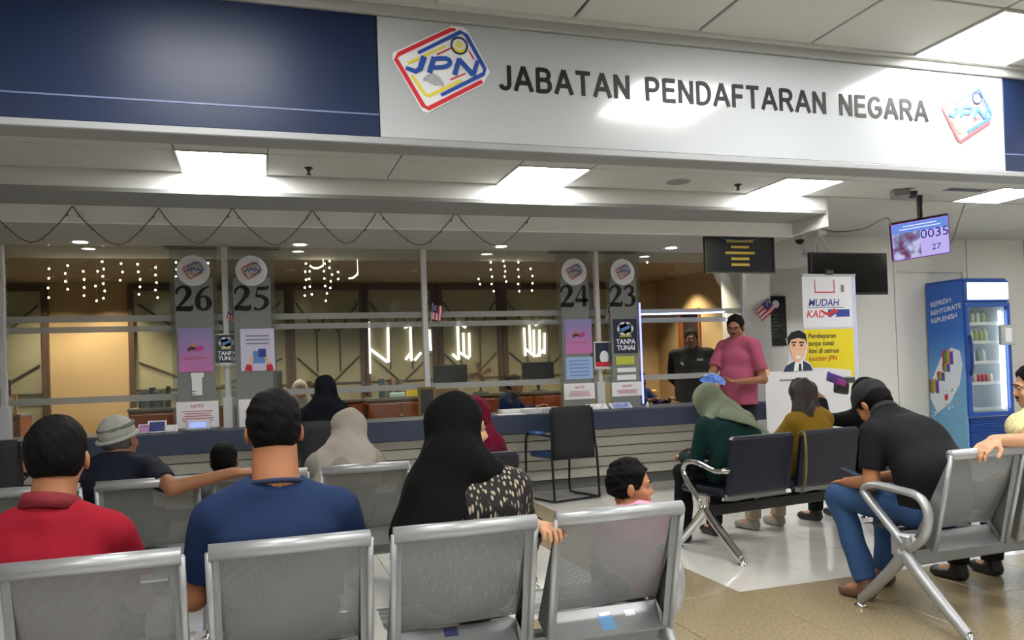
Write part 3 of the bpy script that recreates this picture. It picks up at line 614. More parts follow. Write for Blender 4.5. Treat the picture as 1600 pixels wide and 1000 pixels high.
s26 = sign_base(-.72, -.385, '26', 'grey window sign with big number 26 and lilac poster')
s25 = sign_base(-.205, .135, '25', 'grey window sign with big number 25 and white passport poster')
s24 = sign_base(3.13, 3.45, '24', 'grey window sign with big number 24 and blue notice')
s23 = sign_base(3.705, 4.03, '23', 'grey window sign with big number 23 and dark cashless poster')
def merd(t, r):
    b = rect(t, 'poster', r, SY, M_gradp, label='lilac to pink gradient poster'); x0, x1, z0, z1 = b; cx = (x0 + x1) / 2; cz = z0 + (z1 - z0) * .52; w_ = (x1 - x0)
    g = MB().ribbon([(cx - w_ * .22, cz - .01, .03), (cx - w_ * .1, cz + .012, .035), (cx, cz, .03)], .001, False, -.0115); g.build('print', mat('print_dark', '#4a2f3c', .6), t)
    MB().ribbon([(cx - w_ * .16, cz + .03, .02), (cx - w_ * .02, cz + .035, .03)], .001, False, -.0115).build('print', mat('print_orange', '#d58a4a', .6), t)
    MB().ribbon([(cx, cz - .005, .04), (cx + w_ * .12, cz + .005, .045), (cx + w_ * .22, cz + .02, .05)], .001, False, -.0115).build('print', mat('print_pink', '#c0408c', .6), t)
    lines(t, (x0 + .02, x1 - .02, z0 + (z1 - z0) * .28, z0 + (z1 - z0) * .36), 2, M_redl, -.0115)
def notis(t, r, m=M_paper):
    b = rect(t, 'notice', r, SY, m, -.009); x0, x1, z0, z1 = b
    text('NOTIS', .038, M_redl, t, ((x0 + x1) / 2, -.012, z1 - .055), align='CENTER', ext=.0004, off=.0008)
    lines(t, (x0 + .02, x1 - .02, z0 + .03, z1 - .08), 6, M_redl, -.0125)
merd(s26, (279, 512, 331, 582)); rect(s26, 'counter_tag', (300, 585, 315, 618), SY, M_paper, -.009); rect(s26, 'counter_tag', (298, 582, 318, 590), SY, M_paper, -.010)
lines(s26, (-.06 + .0, .0, 1.14, 1.24), 4, M_greyl, -.0125); notis(s26, (276, 626, 341, 670))
b = rect(s25, 'poster', (377, 513, 428, 580), SY, mat('pale_violet_print', '#cfcbe6', .6)); x0, x1, z0, z1 = b
lines(s25, (x0 + .02, x1 - .02, z1 - .16, z1 - .05), 3, M_greyl, -.0115)
MB().box(((x0 + x1) / 2 + .01, -.0115, z0 + .13), (.11, .001, .12)).build('print', mat('print_blue', '#5f8fd0', .6), s25); MB().box(((x0 + x1) / 2 + .04, -.0125, z0 + .17), (.07, .001, .08)).build('print', mat('print_navy', '#2b3f8c', .6), s25)
for sx in (-1, 1):
    MB().ribbon([((x0 + x1) / 2 + .01 + sx * .1, z0 + .0, .07), ((x0 + x1) / 2 + .01 + sx * .09, z0 + .06, .05)], .001, False, -.0125).build('print', mat('print_red', '#c8203a', .6), s25)
    MB().ribbon([((x0 + x1) / 2 + .01 + sx * .088, z0 + .06, .035), ((x0 + x1) / 2 + .01 + sx * .06, z0 + .14, .03)], .001, False, -.0128).build('print', mat('print_skin', '#e6b58f', .6), s25)
notis(s25, (374, 622, 434, 668))
merd(s24, (885, 498, 925, 553)); b = rect(s24, 'notice', (886, 557, 927, 593), SY, M_bluep, label='pale blue timetable notice'); x0, x1, z0, z1 = b
lines(s24, (x0 + .02, x1 - .02, z0 + .02, z1 - .02), 5, mat('print_midblue', '#5c7fc4', .6), -.0115, jit=.1, th=.25); notis(s24, (883, 598, 930, 625))
def tanpa(t, r, Y=SY):
    b = rect(t, 'poster', r, Y, M_navyp, label='navy poster with white cloud and lettering'); x0, x1, z0, z1 = b; cx = (x0 + x1) / 2; h = z1 - z0; w_ = x1 - x0
    g = MB()
    for q in range(6): a = q * PI / 3; g.poly([(cx + w_ * .17 * math.cos(a) + w_ * .18 * math.cos(c), z0 + h * .72 + h * .08 * math.sin(a) + h * .13 * math.sin(c)) for c in np.linspace(0, -2 * PI, 13)[:-1]], .0008)
    g.build('print', M_cloud, t, loc=(0, -.0116, 0))
    MB().box((cx, -.0126, z0 + h * .72), (w_ * .42, .0006, h * .10), Matrix.Rotation(-.4, 3, 'Y')).build('print', mat('print_steel', '#5a86c0', .6), t)
    MB().box((cx, -.0126, z0 + h * .50), (w_ * .5, .0006, h * .05)).build('print', M_yb, t)
    text('TANPA', h * .20, M_cloud, t, (cx, -.0125, z0 + h * .27), align='CENTER', ext=.0003, off=.002, width=w_ * .82); text('TUNAI', h * .20, M_cloud, t, (cx, -.0125, z0 + h * .09), align='CENTER', ext=.0003, off=.002, width=w_ * .76)
tanpa(s23, (961, 498, 996, 552))
b = rect(s23, 'notice', (964, 556, 992, 570), SY, mat('yellow_green_print', '#c3c84a', .6)); b = rect(s23, 'notice', (966, 574, 995, 582), SY, M_paper); b = rect(s23, 'notice', (966, 585, 995, 594), SY, M_paper); notis(s23, (958, 596, 1004, 620))
o = MB().bb(.19, .205, -.01, .005, .9, 2.02).build('led_strip', emitter('led_blue', '#8f96ff', 2.2), s23, label='glowing blue edge strip')
# small poster stands at the posts
def post_poster(X, r, lab, red=False):
    t = empty('poster_holder', (X, GY - .045, 0), 0, lab, 'poster')
    a = yp(r[0], r[3], GY - .05); b = yp(r[2], r[1], GY - .05)
    MB().bb(a.x - X - .012, b.x - X + .012, -.004, .0, a.z - .012, b.z + .012).build('backing', M_paper, t)
    MB().bb(a.x - X - .02, b.x - X + .02, -.03, .0, a.z - .03, a.z - .012).build('ledge', M_post, t)
    if not red: tanpa(t, r, GY - .05)
    else:
        MB().bb(a.x - X, b.x - X, -.006, -.004, a.z, b.z).build('poster', M_navyp, t); h = b.z - a.z
        MB().bb(a.x - X, b.x - X, -.008, -.006, a.z, a.z + h * .2).build('print', mat('print_red', '#c8203a', .6), t)
        MB().poly([((a.x + b.x) / 2 - X + .055 * math.cos(c), a.z + h * .38 + .075 * math.sin(c)) for c in np.linspace(0, -2 * PI, 15)[:-1]], .001).build('print', M_cloud, t, loc=(0, -.0075, 0))
    return t
post_poster(-.28, (337, 523, 371, 567), 'navy poster on the post between signs 26 and 25'); post_poster(3.585, (931, 535, 957, 573), 'navy and red poster on the post between signs 24 and 23', True)
# ------------------------------------------------------------------ things on the counter
CZ = .86
def numdisp(u, v, lab):
    p = zp(u, v, CZ); t = empty('queue_display', (p.x, 7.93, CZ), 0, lab, 'display')
    MB().box((0, 0, .055), (.20, .05, .09), Matrix.Rotation(-.2, 3, 'X'), .008).build('case', mat('display_white', '#cfd0da', .4), t)
    MB().box((0, -.027, .06), (.14, .003, .045), Matrix.Rotation(-.2, 3, 'X')).build('screen', M_lcd, t); MB().bb(-.07, .07, -.04, .05, 0, .012, .004).build('base', M_grey, t)
numdisp(312, 672, 'white queue display with lit blue screen under sign 26')
def slab(u, v, size, colr, lab, cat, tilt=-.5, rz=0., Y=7.95, part='sheet'):
    p = yp(u, v, Y); t = empty(part + '_stand', (p.x, Y, CZ), rz, lab, cat)
    h = size[1]; R_ = Matrix.Rotation(tilt, 3, 'X')
    MB().box((0, h / 2 * math.sin(-tilt) , h / 2 * math.cos(tilt) + .006), (size[0], .008, h), R_, .002).build('board', M_paper, t)
    MB().box((0, h / 2 * math.sin(-tilt) - .006, h / 2 * math.cos(tilt) + .008), (size[0] * .82, .002, h * .8), R_).build('print', mat('pr' + colr, colr, .5, var=.4, vscale=20), t)
    MB().bb(-size[0] / 2, size[0] / 2, -.03, .10, 0, .006).build('foot', M_acryclear, t)
slab(245, 668, (.16, .12), '#3b3f86', 'small white counter card with dark blue print left of sign 26', 'card')
slab(225, 669, (.10, .09), '#c78ac0', 'small lilac leaflet holder beside the knitted cap', 'leaflet')
slab(265, 672, (.14, .07), '#e4e4e4', 'low white notice block right of the blue print card', 'card')
slab(935, 632, (.24, .10), '#e6e6ee', 'tilted white tablet stand under sign 24', 'tablet', -1.0)
slab(972, 629, (.25, .10), '#8f9ce0', 'tilted white tablet with blue screen under sign 23', 'tablet', -1.0)
o = MB().bb(-.15, .15, -.1, .1, 0, .03, .008).build('card_reader', M_grey, None, loc=(-.55, 8.02, CZ)); tag(o, 'flat grey document tray under the lilac poster sign', 'tray')
o = MB().bb(-.16, .16, -.08, .08, 0, .03, .008).build('document_tray', M_grey, None, loc=(3.15, 7.95, CZ)); tag(o, 'flat grey document tray beside the officer\'s papers under the timetable sign', 'tray')
framed(654, 604, 680, 650, 7.98, 'gold framed black notice standing on the counter under the middle post', '#6e6238', '#2b2c30', 'notice frame')
for q in range(3):
    t = empty('paper_stack', (2.52 + q * .23, 8.10, CZ), .12 * (q - 1), 'low stack of white papers on the counter ' + ['nearest the seated officer', 'in the middle of three', 'next to the timetable sign'][q], 'paper stack', 'paper stacks beside the officer')
    for z in range(4): MB().box((0, 0, .006 + z * .012), (.21, .16, .010), Matrix.Rotation(.15 * (z % 2), 3, 'Z')).build('sheaf', M_paper, t)
p = yp(600, 655, 7.9); o = MB().box((0, 0, .004), (.3, .2, .006)).build('paper_sheet', M_paper, None, loc=(3.0 - .52, 7.95, CZ)); tag(o, 'loose white sheet on the counter right of the maroon hijab', 'paper')
o = MB().lathe((0, 0, 0), [(.001, 0), (.018, 0), (.018, .04), (.008, .05), (.008, .06), (.001, .062)], 10).build('small_bottle', M_paper, None, True, loc=(4.05, 7.92, CZ)); tag(o, 'tiny white bottle on the counter right of the tablets', 'bottle')
# flags
def flag(u, v, Y, lab, k=.12, rot=0.):
    p = yp(u, v, Y); t = empty('mini_flag', (p.x, p.y, p.z), 0, lab, 'flag'); t.rotation_euler = (0, rot, 0)
    MB().tube([(0, 0, -k * .2), (0, 0, k * 1.6)], .003, 6).build('stick', M_paper, t)
    red = mat('flag_red', '#cc3040', .6); whi = mat('flag_white', '#e4dfe2', .6)
    def wav(x, z): return .012 * math.sin(x / k * 7) + .008 * math.sin(z / k * 5)
    for i in range(7):
        x0 = 0 + i * k * .14; m = MB(); nn = 8; vs = []
        for q in range(nn + 1):
            z = k * 1.5 - q * k * 1.4 / nn; vs += [(x0, wav(x0, z), z - .15 * x0), (x0 + k * .14, wav(x0 + k * .14, z), z - .15 * x0)]
        m.add(vs, [(2 * q, 2 * q + 1, 2 * q + 3, 2 * q + 2) for q in range(nn)]); m.build('stripe', red if i % 2 == 0 else whi, t)
    m = MB(); vs = []
    for q in range(5):
        for r_ in range(5): x = q * k * .56 / 4; z = k * 1.5 - r_ * k * .75 / 4; vs.append((x, wav(x, z) - .004, z - .15 * x))
    m.add(vs, [(5 * a + b, 5 * (a + 1) + b, 5 * (a + 1) + b + 1, 5 * a + b + 1) for a in range(4) for b in range(4)]); m.build('canton', mat('flag_blue', '#26348c', .6), t)
    MB().ribbon([(k * .28 + k * .13 * math.cos(a), k * 1.1 + k * .17 * math.sin(a), k * .06) for a in np.linspace(.9, 5.4, 10)], .001, False, -.022).build('crescent', mat('flag_yellow', '#e0c63c', .6), t)
    return t
flag(674, 500, GY - .06, 'small striped flag with blue canton fixed to the middle post', .11, .1)
flag(352, 500, GY - .06, 'small drooping striped flag on the post between signs 26 and 25', .09, .35)
flag(947, 500, GY - .06, 'small drooping striped flag on the post left of number 23', .11, .2)
flag(1180, 485, 8.3, 'small striped flag draped over the top of the black wall notice', .17, .9)
# rope light right of sign 23
t = empty('rope_light', (0, GY - .05, 0), 0, 'bluish white rope light running right from sign 23 to a bend', 'light')
pts = [yp(1001, 491, GY - .05), yp(1050, 490, GY - .05), yp(1100, 489, GY - .05), yp(1132, 487, GY - .05)]
MB().tube([(p.x, 0, p.z) for p in pts], .007, 6).build('tube', emitter('rope_white', '#c6dcff', 5), t); a, b = yp(1134, 489, GY - .05), yp(1137, 503, GY - .05)
for q in range(4): MB().ball((a.x + (b.x - a.x) * q / 3, 0, a.z - .012 + (b.z - a.z) * q / 3), .011, 8, 5).build('bulb', MATS['rope_white'], t, True)

# ================================================================== right side: plaques, TV, banner, standee, fridge
def textlines(parent, rows, cx, z1, dz, y, m, size):
    for i, s_ in enumerate(rows): text(s_, size, m, parent, (cx, y, z1 - dz * i), align='CENTER', ext=.0004, off=.0005)
a, b = yp(1103, 425, 7.1), yp(1205, 342, 7.1)
M_gold = mat('gold_print', '#a8923c', .4, .2); M_slate = mat('black_board', '#14171a', .3)
t = empty('hanging_plaque', ((a.x + b.x) / 2, 7.1, a.z), 0, 'black hanging notice board with gold lettering below the ceiling edge', 'notice board'); wd = b.x - a.x; ht = b.z - a.z
MB().bb(-wd / 2, wd / 2, -.012, .012, 0, ht).build('board', M_slate, t)
f = MB(); f.bb(-wd / 2 - .012, -wd / 2, -.02, .016, -.012, ht + .012).bb(wd / 2, wd / 2 + .012, -.02, .016, -.012, ht + .012).bb(-wd / 2, wd / 2, -.02, .016, -.012, 0).bb(-wd / 2, wd / 2, -.02, .016, ht, ht + .012); f.build('frame', mat('frame_olive', '#4a4830', .4, .4), t)
lines(t, (-.2, .2, ht * .7, ht * .88), 2, M_gold, -.014, .95, .55, jit=.1); lines(t, (-.24, .24, ht * .08, ht * .62), 5, M_gold, -.014, .8, .42, jit=.5)
MB().lathe((0, 0, 0), [(.001, 0), (.045, 0), (.045, .003)], 18).build('crest', mat('crest_brown', '#8a7650', .5), t).matrix_local = Matrix.Translation((-wd / 2 + .11, -.016, ht * .8)) @ Matrix.Rotation(PI / 2, 4, 'X')
MB().box((wd / 2 - .13, -.016, ht * .8), (.09, .004, .07), Matrix.Rotation(.5, 3, 'Y')).build('crest', M_paper, t)
for sx in (-1, 1): MB().tube([(sx * wd * .4, -.016, ht * .72), (sx * wd * .25, -.018, ht * .6), (0, -.018, ht * .58)], .005, 5).build('ribbon', mat('ribbon_blue', '#5c6690', .5), t)
for sx in (-1, 1): MB().tube([(sx * wd * .4, 0, ht), (sx * wd * .4, 0, max(ht + .01, 2.6 - a.z))], .003, 5).build('hanger', M_steel, t)
a, b = yp(1184, 541, 8.59), yp(1226, 463, 8.59)
t = empty('wall_notice', ((a.x + b.x) / 2, 8.59, a.z), 0, 'tall black wall notice with gold print left of the cartoon standee', 'notice board'); wd = b.x - a.x; ht = b.z - a.z
MB().bb(-wd / 2, wd / 2, -.02, .008, 0, ht, .003).build('board', M_slate, t); lines(t, (-wd / 2 + .03, wd / 2 - .03, .1, ht - .22), 7, mat('gold_dim', '#5e5638', .5), -.021, .9, .3, center=False); MB().poly([(.05 * math.cos(c) + .06, ht - .1 + .05 * math.sin(c)) for c in np.linspace(0, -2 * PI, 17)[:-1]], .002).build('seal', M_paper, t, loc=(0, -.023, 0))
# big dark TV on a ceiling bracket
a, b = yp(1266, 461, 8.0), yp(1383, 396, 8.0)
t = empty('television', ((a.x + b.x) / 2, 8.0, a.z), 0, 'large switched off black television hung behind the roll-up banner', 'television'); wd = b.x - a.x; ht = b.z - a.z
MB().bb(-wd / 2, wd / 2, -.03, .03, 0, ht, .006).build('case', M_black, t); MB().bb(-wd / 2 + .02, wd / 2 - .02, -.032, -.029, .025, ht - .02).build('screen', mat('tv_screen', '#0c0d0e', .12), t)
g = MB(); X0 = -wd / 2 + .05
g.tube([(X0 + .02, 0, ht - .02), (X0 + .1, 0, 2.9 - a.z - .08)], .014, 8); g.tube([(X0 + .27, 0, ht - .02), (X0 + .12, 0, 2.9 - a.z - .08)], .014, 8); g.bb(X0 + .05, X0 + .17, -.06, .06, 2.9 - a.z - .1, 2.9 - a.z); g.build('bracket', M_white, t)
p = yp(1250, 383, 8.3); t = empty('security_camera', (p.x, 8.3, 2.9), 0, 'white dome security camera on an arm left of the television', 'security camera')
MB().lathe((0, 0, 0), [(.06, 0), (.07, -.02), (.07, -.09), (.065, -.1)], 20).build('housing', M_white, t, True); MB().ball((0, 0, -.1), (.058, .058, .055), 14, 8).build('dome', mat('dome_dark', '#17181b', .08), t, True); MB().tube([(0, 0, -.02), (.05, 0, -.2), (.09, 0, -.28)], .016, 8).build('arm', M_white, t)
MB().tube([(.09, -.08, -.30), (.09, .05, -.27)], .03, 12).build('camera_body', M_white, t, True)
# queue screen hanging, tilted
E_scr = bpy.data.materials.new('queue_screen_glow'); E_scr.use_nodes = True; nt = E_scr.node_tree; nt.nodes.clear()
e = nt.nodes.new('ShaderNodeEmission'); o_ = nt.nodes.new('ShaderNodeOutputMaterial'); tc = nt.nodes.new('ShaderNodeTexCoord'); nz = nt.nodes.new('ShaderNodeTexNoise'); nz.inputs['Scale'].default_value = 9; rp = nt.nodes.new('ShaderNodeValToRGB')
nt.links.new(tc.outputs['Object'], nz.inputs['Vector']); nt.links.new(nz.outputs['Fac'], rp.inputs[0]); nt.links.new(rp.outputs[0], e.inputs[0]); nt.links.new(e.outputs[0], o_.inputs[0]); e.inputs[1].default_value = .75
cr = rp.color_ramp; cr.elements[0].color = rgb('#7a2f5a'); cr.elements[0].position = .35; cr.elements[1].color = rgb('#c8c4ec'); cr.elements[1].position = .6; k_ = cr.elements.new(.48); k_.color = rgb('#7d84a8')
E_scr2 = emitter('screen_lilac', '#b9aee8', .85); E_scr3 = emitter('screen_bluebar', '#6d8fe0', .8); E_scr4 = emitter('screen_num', '#3f3ca0', .5); E_scr5 = emitter('screen_edge', '#b06adf', 1.0)
# screen plane from photographed corners, real size .72 x .42
C_ = [Vector(yp(1385, 352, 6.45)), Vector(yp(1477, 335, 6.15)), Vector(yp(1490, 394, 6.22)), Vector(yp(1400, 408, 6.52))]
ce = sum(C_, Vector()) / 4; ax = ((C_[1] - C_[0]) + (C_[2] - C_[3])).normalized(); az = ((C_[0] - C_[3]) + (C_[1] - C_[2])); wd = ((C_[1] - C_[0]).length + (C_[2] - C_[3]).length) / 2; ht = az.length / 2
az = (az - ax * az.dot(ax)).normalized(); ay = az.cross(ax); RR = Matrix((ax, ay, az)).transposed()
t = empty('queue_screen', ce, 0, 'lit hanging queue screen showing 0035 and 27, tilted', 'screen'); t.rotation_euler = RR.to_euler()
MB().bb(-wd / 2, wd / 2, -.01, .05, -ht / 2, ht / 2, .008).build('case', M_black, t)
MB().bb(-wd / 2 + .008, wd / 2 - .008, -.0115, -.0105, -ht / 2 + .01, ht / 2 - .01).build('glow_edge', E_scr5, t); MB().bb(-wd / 2 + .014, wd / 2 - .014, -.013, -.012, -ht / 2 + .016, ht / 2 - .014).build('picture', E_scr, t)
MB().bb(-wd / 2 + .014, wd / 2 - .014, -.015, -.014, ht * .22, ht / 2 - .014).build('header', E_scr3, t); MB().bb(0, wd / 2 - .014, -.015, -.014, -ht / 2 + .016, ht * .22).build('number_field', E_scr2, t)
text('0035', .13, E_scr4, t, (wd * .245, -.017, ht * .0), align='CENTER', ext=.0005); text('27', .085, E_scr4, t, (wd * .26, -.017, -ht * .33), align='CENTER', ext=.0005)
lines(t, (-wd * .4, wd * .4, ht * .27, ht * .42), 2, emitter('screen_white', '#e8e6ff', .9), -.0155, .9, .3)
top = ce + RR @ Vector((.02, .02, ht / 2)); o = MB().tube([(0, 0, 0), (0, 0, 2.9 - top.z)], .028, 10).build('pole', M_black, t); o.parent = None; o.location = top; o.parent = t; o.matrix_parent_inverse = (Matrix.Translation(ce) @ RR.to_4x4()).inverted()
def cable(pts, r, lab, m=M_dark): o = MB().tube(cat_rom([tuple(p) for p in pts], 6), r, 6).build('cable', m, None, True); tag(o, lab, 'cable')
cable([yp(1278, 357, 7.9), yp(1310, 362, 7.6), yp(1350, 357, 7.0), yp(1380, 342, 6.5), yp(1390, 343, 6.4), yp(1392, 352, 6.42)], .007, 'grey cable from the television bracket to the queue screen', M_grey)
cable([yp(1508, 318, 6.1), yp(1500, 340, 6.15), yp(1492, 365, 6.2), yp(1486, 380, 6.28)], .006, 'thin grey cable hanging at right of the queue screen', M_grey)
cable([yp(1235, 338, 8.2), yp(1258, 345, 8.2), yp(1262, 358, 8.2), yp(1252, 372, 8.25)], .008, 'white cable looping to the security camera', M_white)
# conduit on back wall
o = MB().tube([(8.15, 8.585, 2.45), (9.25, 8.585, 2.45), (9.25, 8.585, 1.9)], .013, 6).build('conduit', M_white); tag(o, 'thin white conduit on the wall behind the queue screen and fridge', 'conduit')

# banner stand
a, b = yp(1261, 640, 7.6), yp(1336, 429, 7.6)
BX = (a.x + b.x) / 2; BW = b.x - a.x
t = empty('rollup_banner', (BX, 7.6, 0), 0, 'tall roll-up banner with yellow block reading about cashless payment', 'banner')
MB().bb(-BW / 2 - .02, BW / 2 + .02, -.08, .1, 0, .08, .015).build('base', M_steel, t); MB().bb(-BW / 2, BW / 2, -.012, .012, b.z - .02, b.z + .005, .003).build('top_bar', M_steel, t)
MB().bb(-BW / 2, BW / 2, .003, .006, .08, b.z).build('banner_sheet', mat('banner_paleblue', '#c3c9e4', .6), t); MB().bb(-.012, .012, .02, .04, .05, b.z).build('pole', M_steel, t)
z0 = yp(1300, 570, 7.6).z; z1 = yp(1300, 514, 7.6).z
MB().bb(-BW / 2 + .0, BW / 2 - .06, -.001, .003, z1 + .02, b.z - .02).build('print', mat('banner_white', '#dfdfe6', .6), t); MB().bb(-BW / 2 + .0, BW / 2 - .06, -.001, .003, z0 - .38, z1).build('print', mat('banner_yellow', '#e6d21e', .6), t, label='bright yellow block')
zz = yp(1300, 478, 7.6).z; M_bl = mat('txt_blue', '#2c3f94', .6); M_rd = mat('txt_red', '#cc2a30', .6)
text('MUDAH', .115, M_bl, t, (-BW / 2 + .07, -.003, zz - .0), ext=.0005, off=.0012, shear=.2); text('KAD', .12, M_rd, t, (-BW / 2 + .04, -.003, zz - .13), ext=.0005, off=.0012, shear=.2)
MB().bb(-.03, BW / 2 - .10, -.002, -.001, zz - .125, zz - .04).build('print', M_bl, t); MB().ribbon([(-.12, zz - .06, .015), (-.02, zz - .1, .04), (.06, zz - .05, .05), (.1, zz - .07, .02)], .001, False, -.004).build('print', M_rd, t); MB().ribbon([(-.14, zz - .14, .01), (-.03, zz - .16, .03), (.08, zz - .10, .02)], .001, False, -.004).build('print', MATS['banner_white'], t)
MB().bb(-BW / 2 + .06, BW / 2 - .18, -.002, -.001, zz - .022, zz - .012).build('print', M_greyl, t)
M_tx = mat('txt_dark', '#3c4034', .6)
for i, (s_, m_) in enumerate((('Pembayaran', M_tx), ('tanpa tunai', M_tx), ('kini di semua', M_tx), ('kaunter JPN', mat('txt_orange', '#c06020', .6)))): text(s_, .078, m_, t, (-BW / 2 + .05, -.003, z1 - .10 - .085 * i), ext=.0004, off=.0012, shear=.15)
f = MB(); fx, fz, fw, fh = -.2, b.z - .21, .27, .15
f.bb(fx, fx + .008, -.006, -.003, fz, fz + fh).bb(fx + fw - .008, fx + fw, -.006, -.003, fz, fz + fh).bb(fx, fx + fw, -.006, -.003, fz, fz + .012); f.build('print', M_rd, t); MB().bb(-.06, .05, -.03, .02, b.z - .005, b.z + .05, .008).build('clip', M_black, t); MB().bb(.16, .2, -.006, -.003, b.z - .2, b.z - .12).build('print', mat('crest_grey', '#77786a', .6), t)
# standee: cut-out man above a white desk board
SYY = 7.35
t = empty('cartoon_standee', (0, SYY, 0), 0, 'flat cut-out of a cartoon man in suit behind a white board', 'standee')
def q2(u, v): p = yp(u, v, SYY); return (p.x, p.z)
def pl(name, pts, m, y): MB().poly([q2(*p) for p in pts][::-1], .004).build(name, m, t, loc=(0, y, 0))
M_cs = mat('cartoon_skin', '#e0b090', .6)
pl('board', [(1195, 582), (1285, 574), (1330, 578), (1335, 760), (1205, 770), (1200, 700)], mat('standee_board', '#d6d6da', .5), 0)
pl('backing', [(1222, 582), (1232, 566), (1232, 545), (1228, 530), (1236, 518), (1248, 516), (1260, 524), (1262, 540), (1258, 562), (1268, 570), (1272, 580)], MATS['standee_board'], .001)
pl('suit', [(1224, 581), (1228, 572), (1240, 565), (1256, 564), (1266, 570), (1270, 579)], mat('suit_navy', '#23324e', .6), -.003)
pl('shirt', [(1240, 580), (1242, 564), (1254, 563), (1254, 579)], M_paper, -.006); pl('tie', [(1247, 579), (1248, 568), (1251, 568), (1252, 579)], mat('tie_dark', '#202434', .6), -.009)
pl('face', [(1243, 566), (1236, 556), (1232, 542), (1234, 528), (1258, 526), (1259, 542), (1255, 556), (1249, 566)], M_cs, -.009)
pl('hair', [(1231, 540), (1229, 528), (1236, 519), (1248, 516), (1258, 522), (1260, 538), (1257, 530), (1246, 528), (1235, 531)], M_black, -.012)
for (x0_, x1_) in ((1236, 1243), (1248, 1255)): pl('eyebrow', [(x0_, 536), (x0_, 534), (x1_, 534), (x1_, 536)], M_black, -.013); pl('eye', [(x0_ + 2, 541), (x0_ + 2, 538), (x1_ - 2, 538), (x1_ - 2, 541)], M_dark, -.013)
pl('mouth', [(1243, 560), (1243, 556), (1250, 556), (1250, 560)], M_paper, -.013)
pl('print', [(1218, 596), (1218, 593), (1240, 592), (1240, 595)], M_greyl, -.003)
MB().bb(5.7, 6.5, .0, .12, 0, .03).build('foot', M_dark, t); t.location.y = SYY
# hand and object at top-left corner of standee board
pl('arm', [(1192, 586), (1190, 577), (1197, 572), (1202, 578), (1203, 585)], M_cs, -.004)

# drinks fridge
FX, FYY = 8.58, 7.98   # near left corner
fr = empty('drinks_fridge', (FX, FYY, 0), 0, 'tall blue glass-door drinks fridge with lit interior against the wall', 'fridge')
W, D, H = .74, .58, 2.26; B0 = .24
M_fblue = mat('fridge_blue', '#1d4fa6', .3); M_fin = mat('fridge_inside', '#c9d2da', .4)
m_side = bpy.data.materials.new('fridge_side_print'); m_side.use_nodes = True; nt = m_side.node_tree; bs = nt.nodes['Principled BSDF']; bs.inputs['Roughness'].default_value = .25
tc = nt.nodes.new('ShaderNodeTexCoord'); sp = nt.nodes.new('ShaderNodeSeparateXYZ'); rp = nt.nodes.new('ShaderNodeValToRGB'); nt.links.new(tc.outputs['Generated'], sp.inputs[0]); nt.links.new(sp.outputs['Z'], rp.inputs[0]); nt.links.new(rp.outputs[0], bs.inputs['Base Color'])
cr = rp.color_ramp; cr.elements[0].color = rgb('#7db8d6'); cr.elements[0].position = .0; cr.elements[1].color = rgb('#2a62c4'); cr.elements[1].position = 1.; k_ = cr.elements.new(.45); k_.color = rgb('#6fa6dc'); k_ = cr.elements.new(.7); k_.color = rgb('#2f70cf')
MB().bb(0, .02, 0, D, .08, H, .004).build('side_panel', m_side, fr, label='pale to deep blue printed side panel'); MB().bb(W - .02, W, 0, D, .08, H, .004).build('side_panel', M_fblue, fr)
MB().bb(.02, W - .02, D - .03, D, .08, H).build('back_panel', M_fin, fr); MB().bb(.02, .026, .03, D - .03, .5, H - .01).bb(W - .026, W - .02, .03, D - .03, .5, H - .01).bb(.026, W - .026, .03, D - .03, .5, .51).build('inner_liner', M_fin, fr); MB().bb(.0, W, 0, D, H, H + .03, .006).build('top_cover', M_fblue, fr)
MB().bb(.02, W - .02, .01, D, .08, .5).build('machine_box', M_fblue, fr)
for q in range(12): MB().bb(.04, W - .04, -.012, .012, .14 + q * .03, .158 + q * .03, .003).build('louver', M_fblue, fr)
for sx in (.06, W - .06): MB().cyl((sx, .06, 0), (sx, .06, .085), .025, 10).build('foot', M_black, fr); MB().cyl((sx, D - .06, 0), (sx, D - .06, .085), .025, 10).build('foot', M_black, fr)
MB().bb(.0, W, -.05, .02, H - .28, H, .02).build('header_case', M_fblue, fr); MB().bb(.03, W - .03, -.056, -.05, H - .25, H - .03, .002).build('lit_header', emitter('fridge_header', '#dfeaff', 1.8), fr)
# door
dr = MB(); DZ0, DZ1 = .52, H - .29
dr.bb(0, .06, -.045, -.005, DZ0, DZ1, .006).bb(W - .05, W, -.045, -.005, DZ0, DZ1, .006).bb(.06, W - .05, -.045, -.005, DZ0, DZ0 + .05, .004).bb(.06, W - .05, -.045, -.005, DZ1 - .05, DZ1, .004)
door = dr.build('door', M_fblue, fr); MB().bb(.06, W - .05, -.03, -.024, DZ0 + .05, DZ1 - .05).build('pane', M_glass, door)
MB().tube([(.045, -.05, 1.05), (.03, -.085, 1.15), (.03, -.085, 1.45), (.045, -.05, 1.55)], .018, 8).build('handle', mat('handle_blue', '#173a80', .3), door, True)
sbx = MB().bb(W - .22, W + .02, -.09, -.046, 1.42, 1.68, .006).build('sticker_box', mat('lock_box', '#b7bcc2', .3, .4), door); MB().bb(W - .16, W - .05, -.096, -.09, 1.46, 1.64).build('card', M_paper, sbx)
MB().cyl((W - .10, .03, DZ0 + .08), (W - .10, .03, DZ1 - .1), .018, 10).build('glow_tube', emitter('fridge_tube', '#f0f6ff', 9), fr)
for q, z in enumerate((.60, .93, 1.2, 1.46, 1.70)):
    sh = MB();
    for k in range(9): sh.bb(.03, W - .13, .05 + k * .055, .056 + k * .055, z, z + .006)
    sh.bb(.03, W - .13, .035, .045, z - .012, z + .028); sh.build('shelf', M_paper, fr)
can = MB().lathe((0, 0, 0), [(.001, 0), (.024, 0), (.03, .008), (.03, .105), (.024, .118), (.001, .118)], 12)
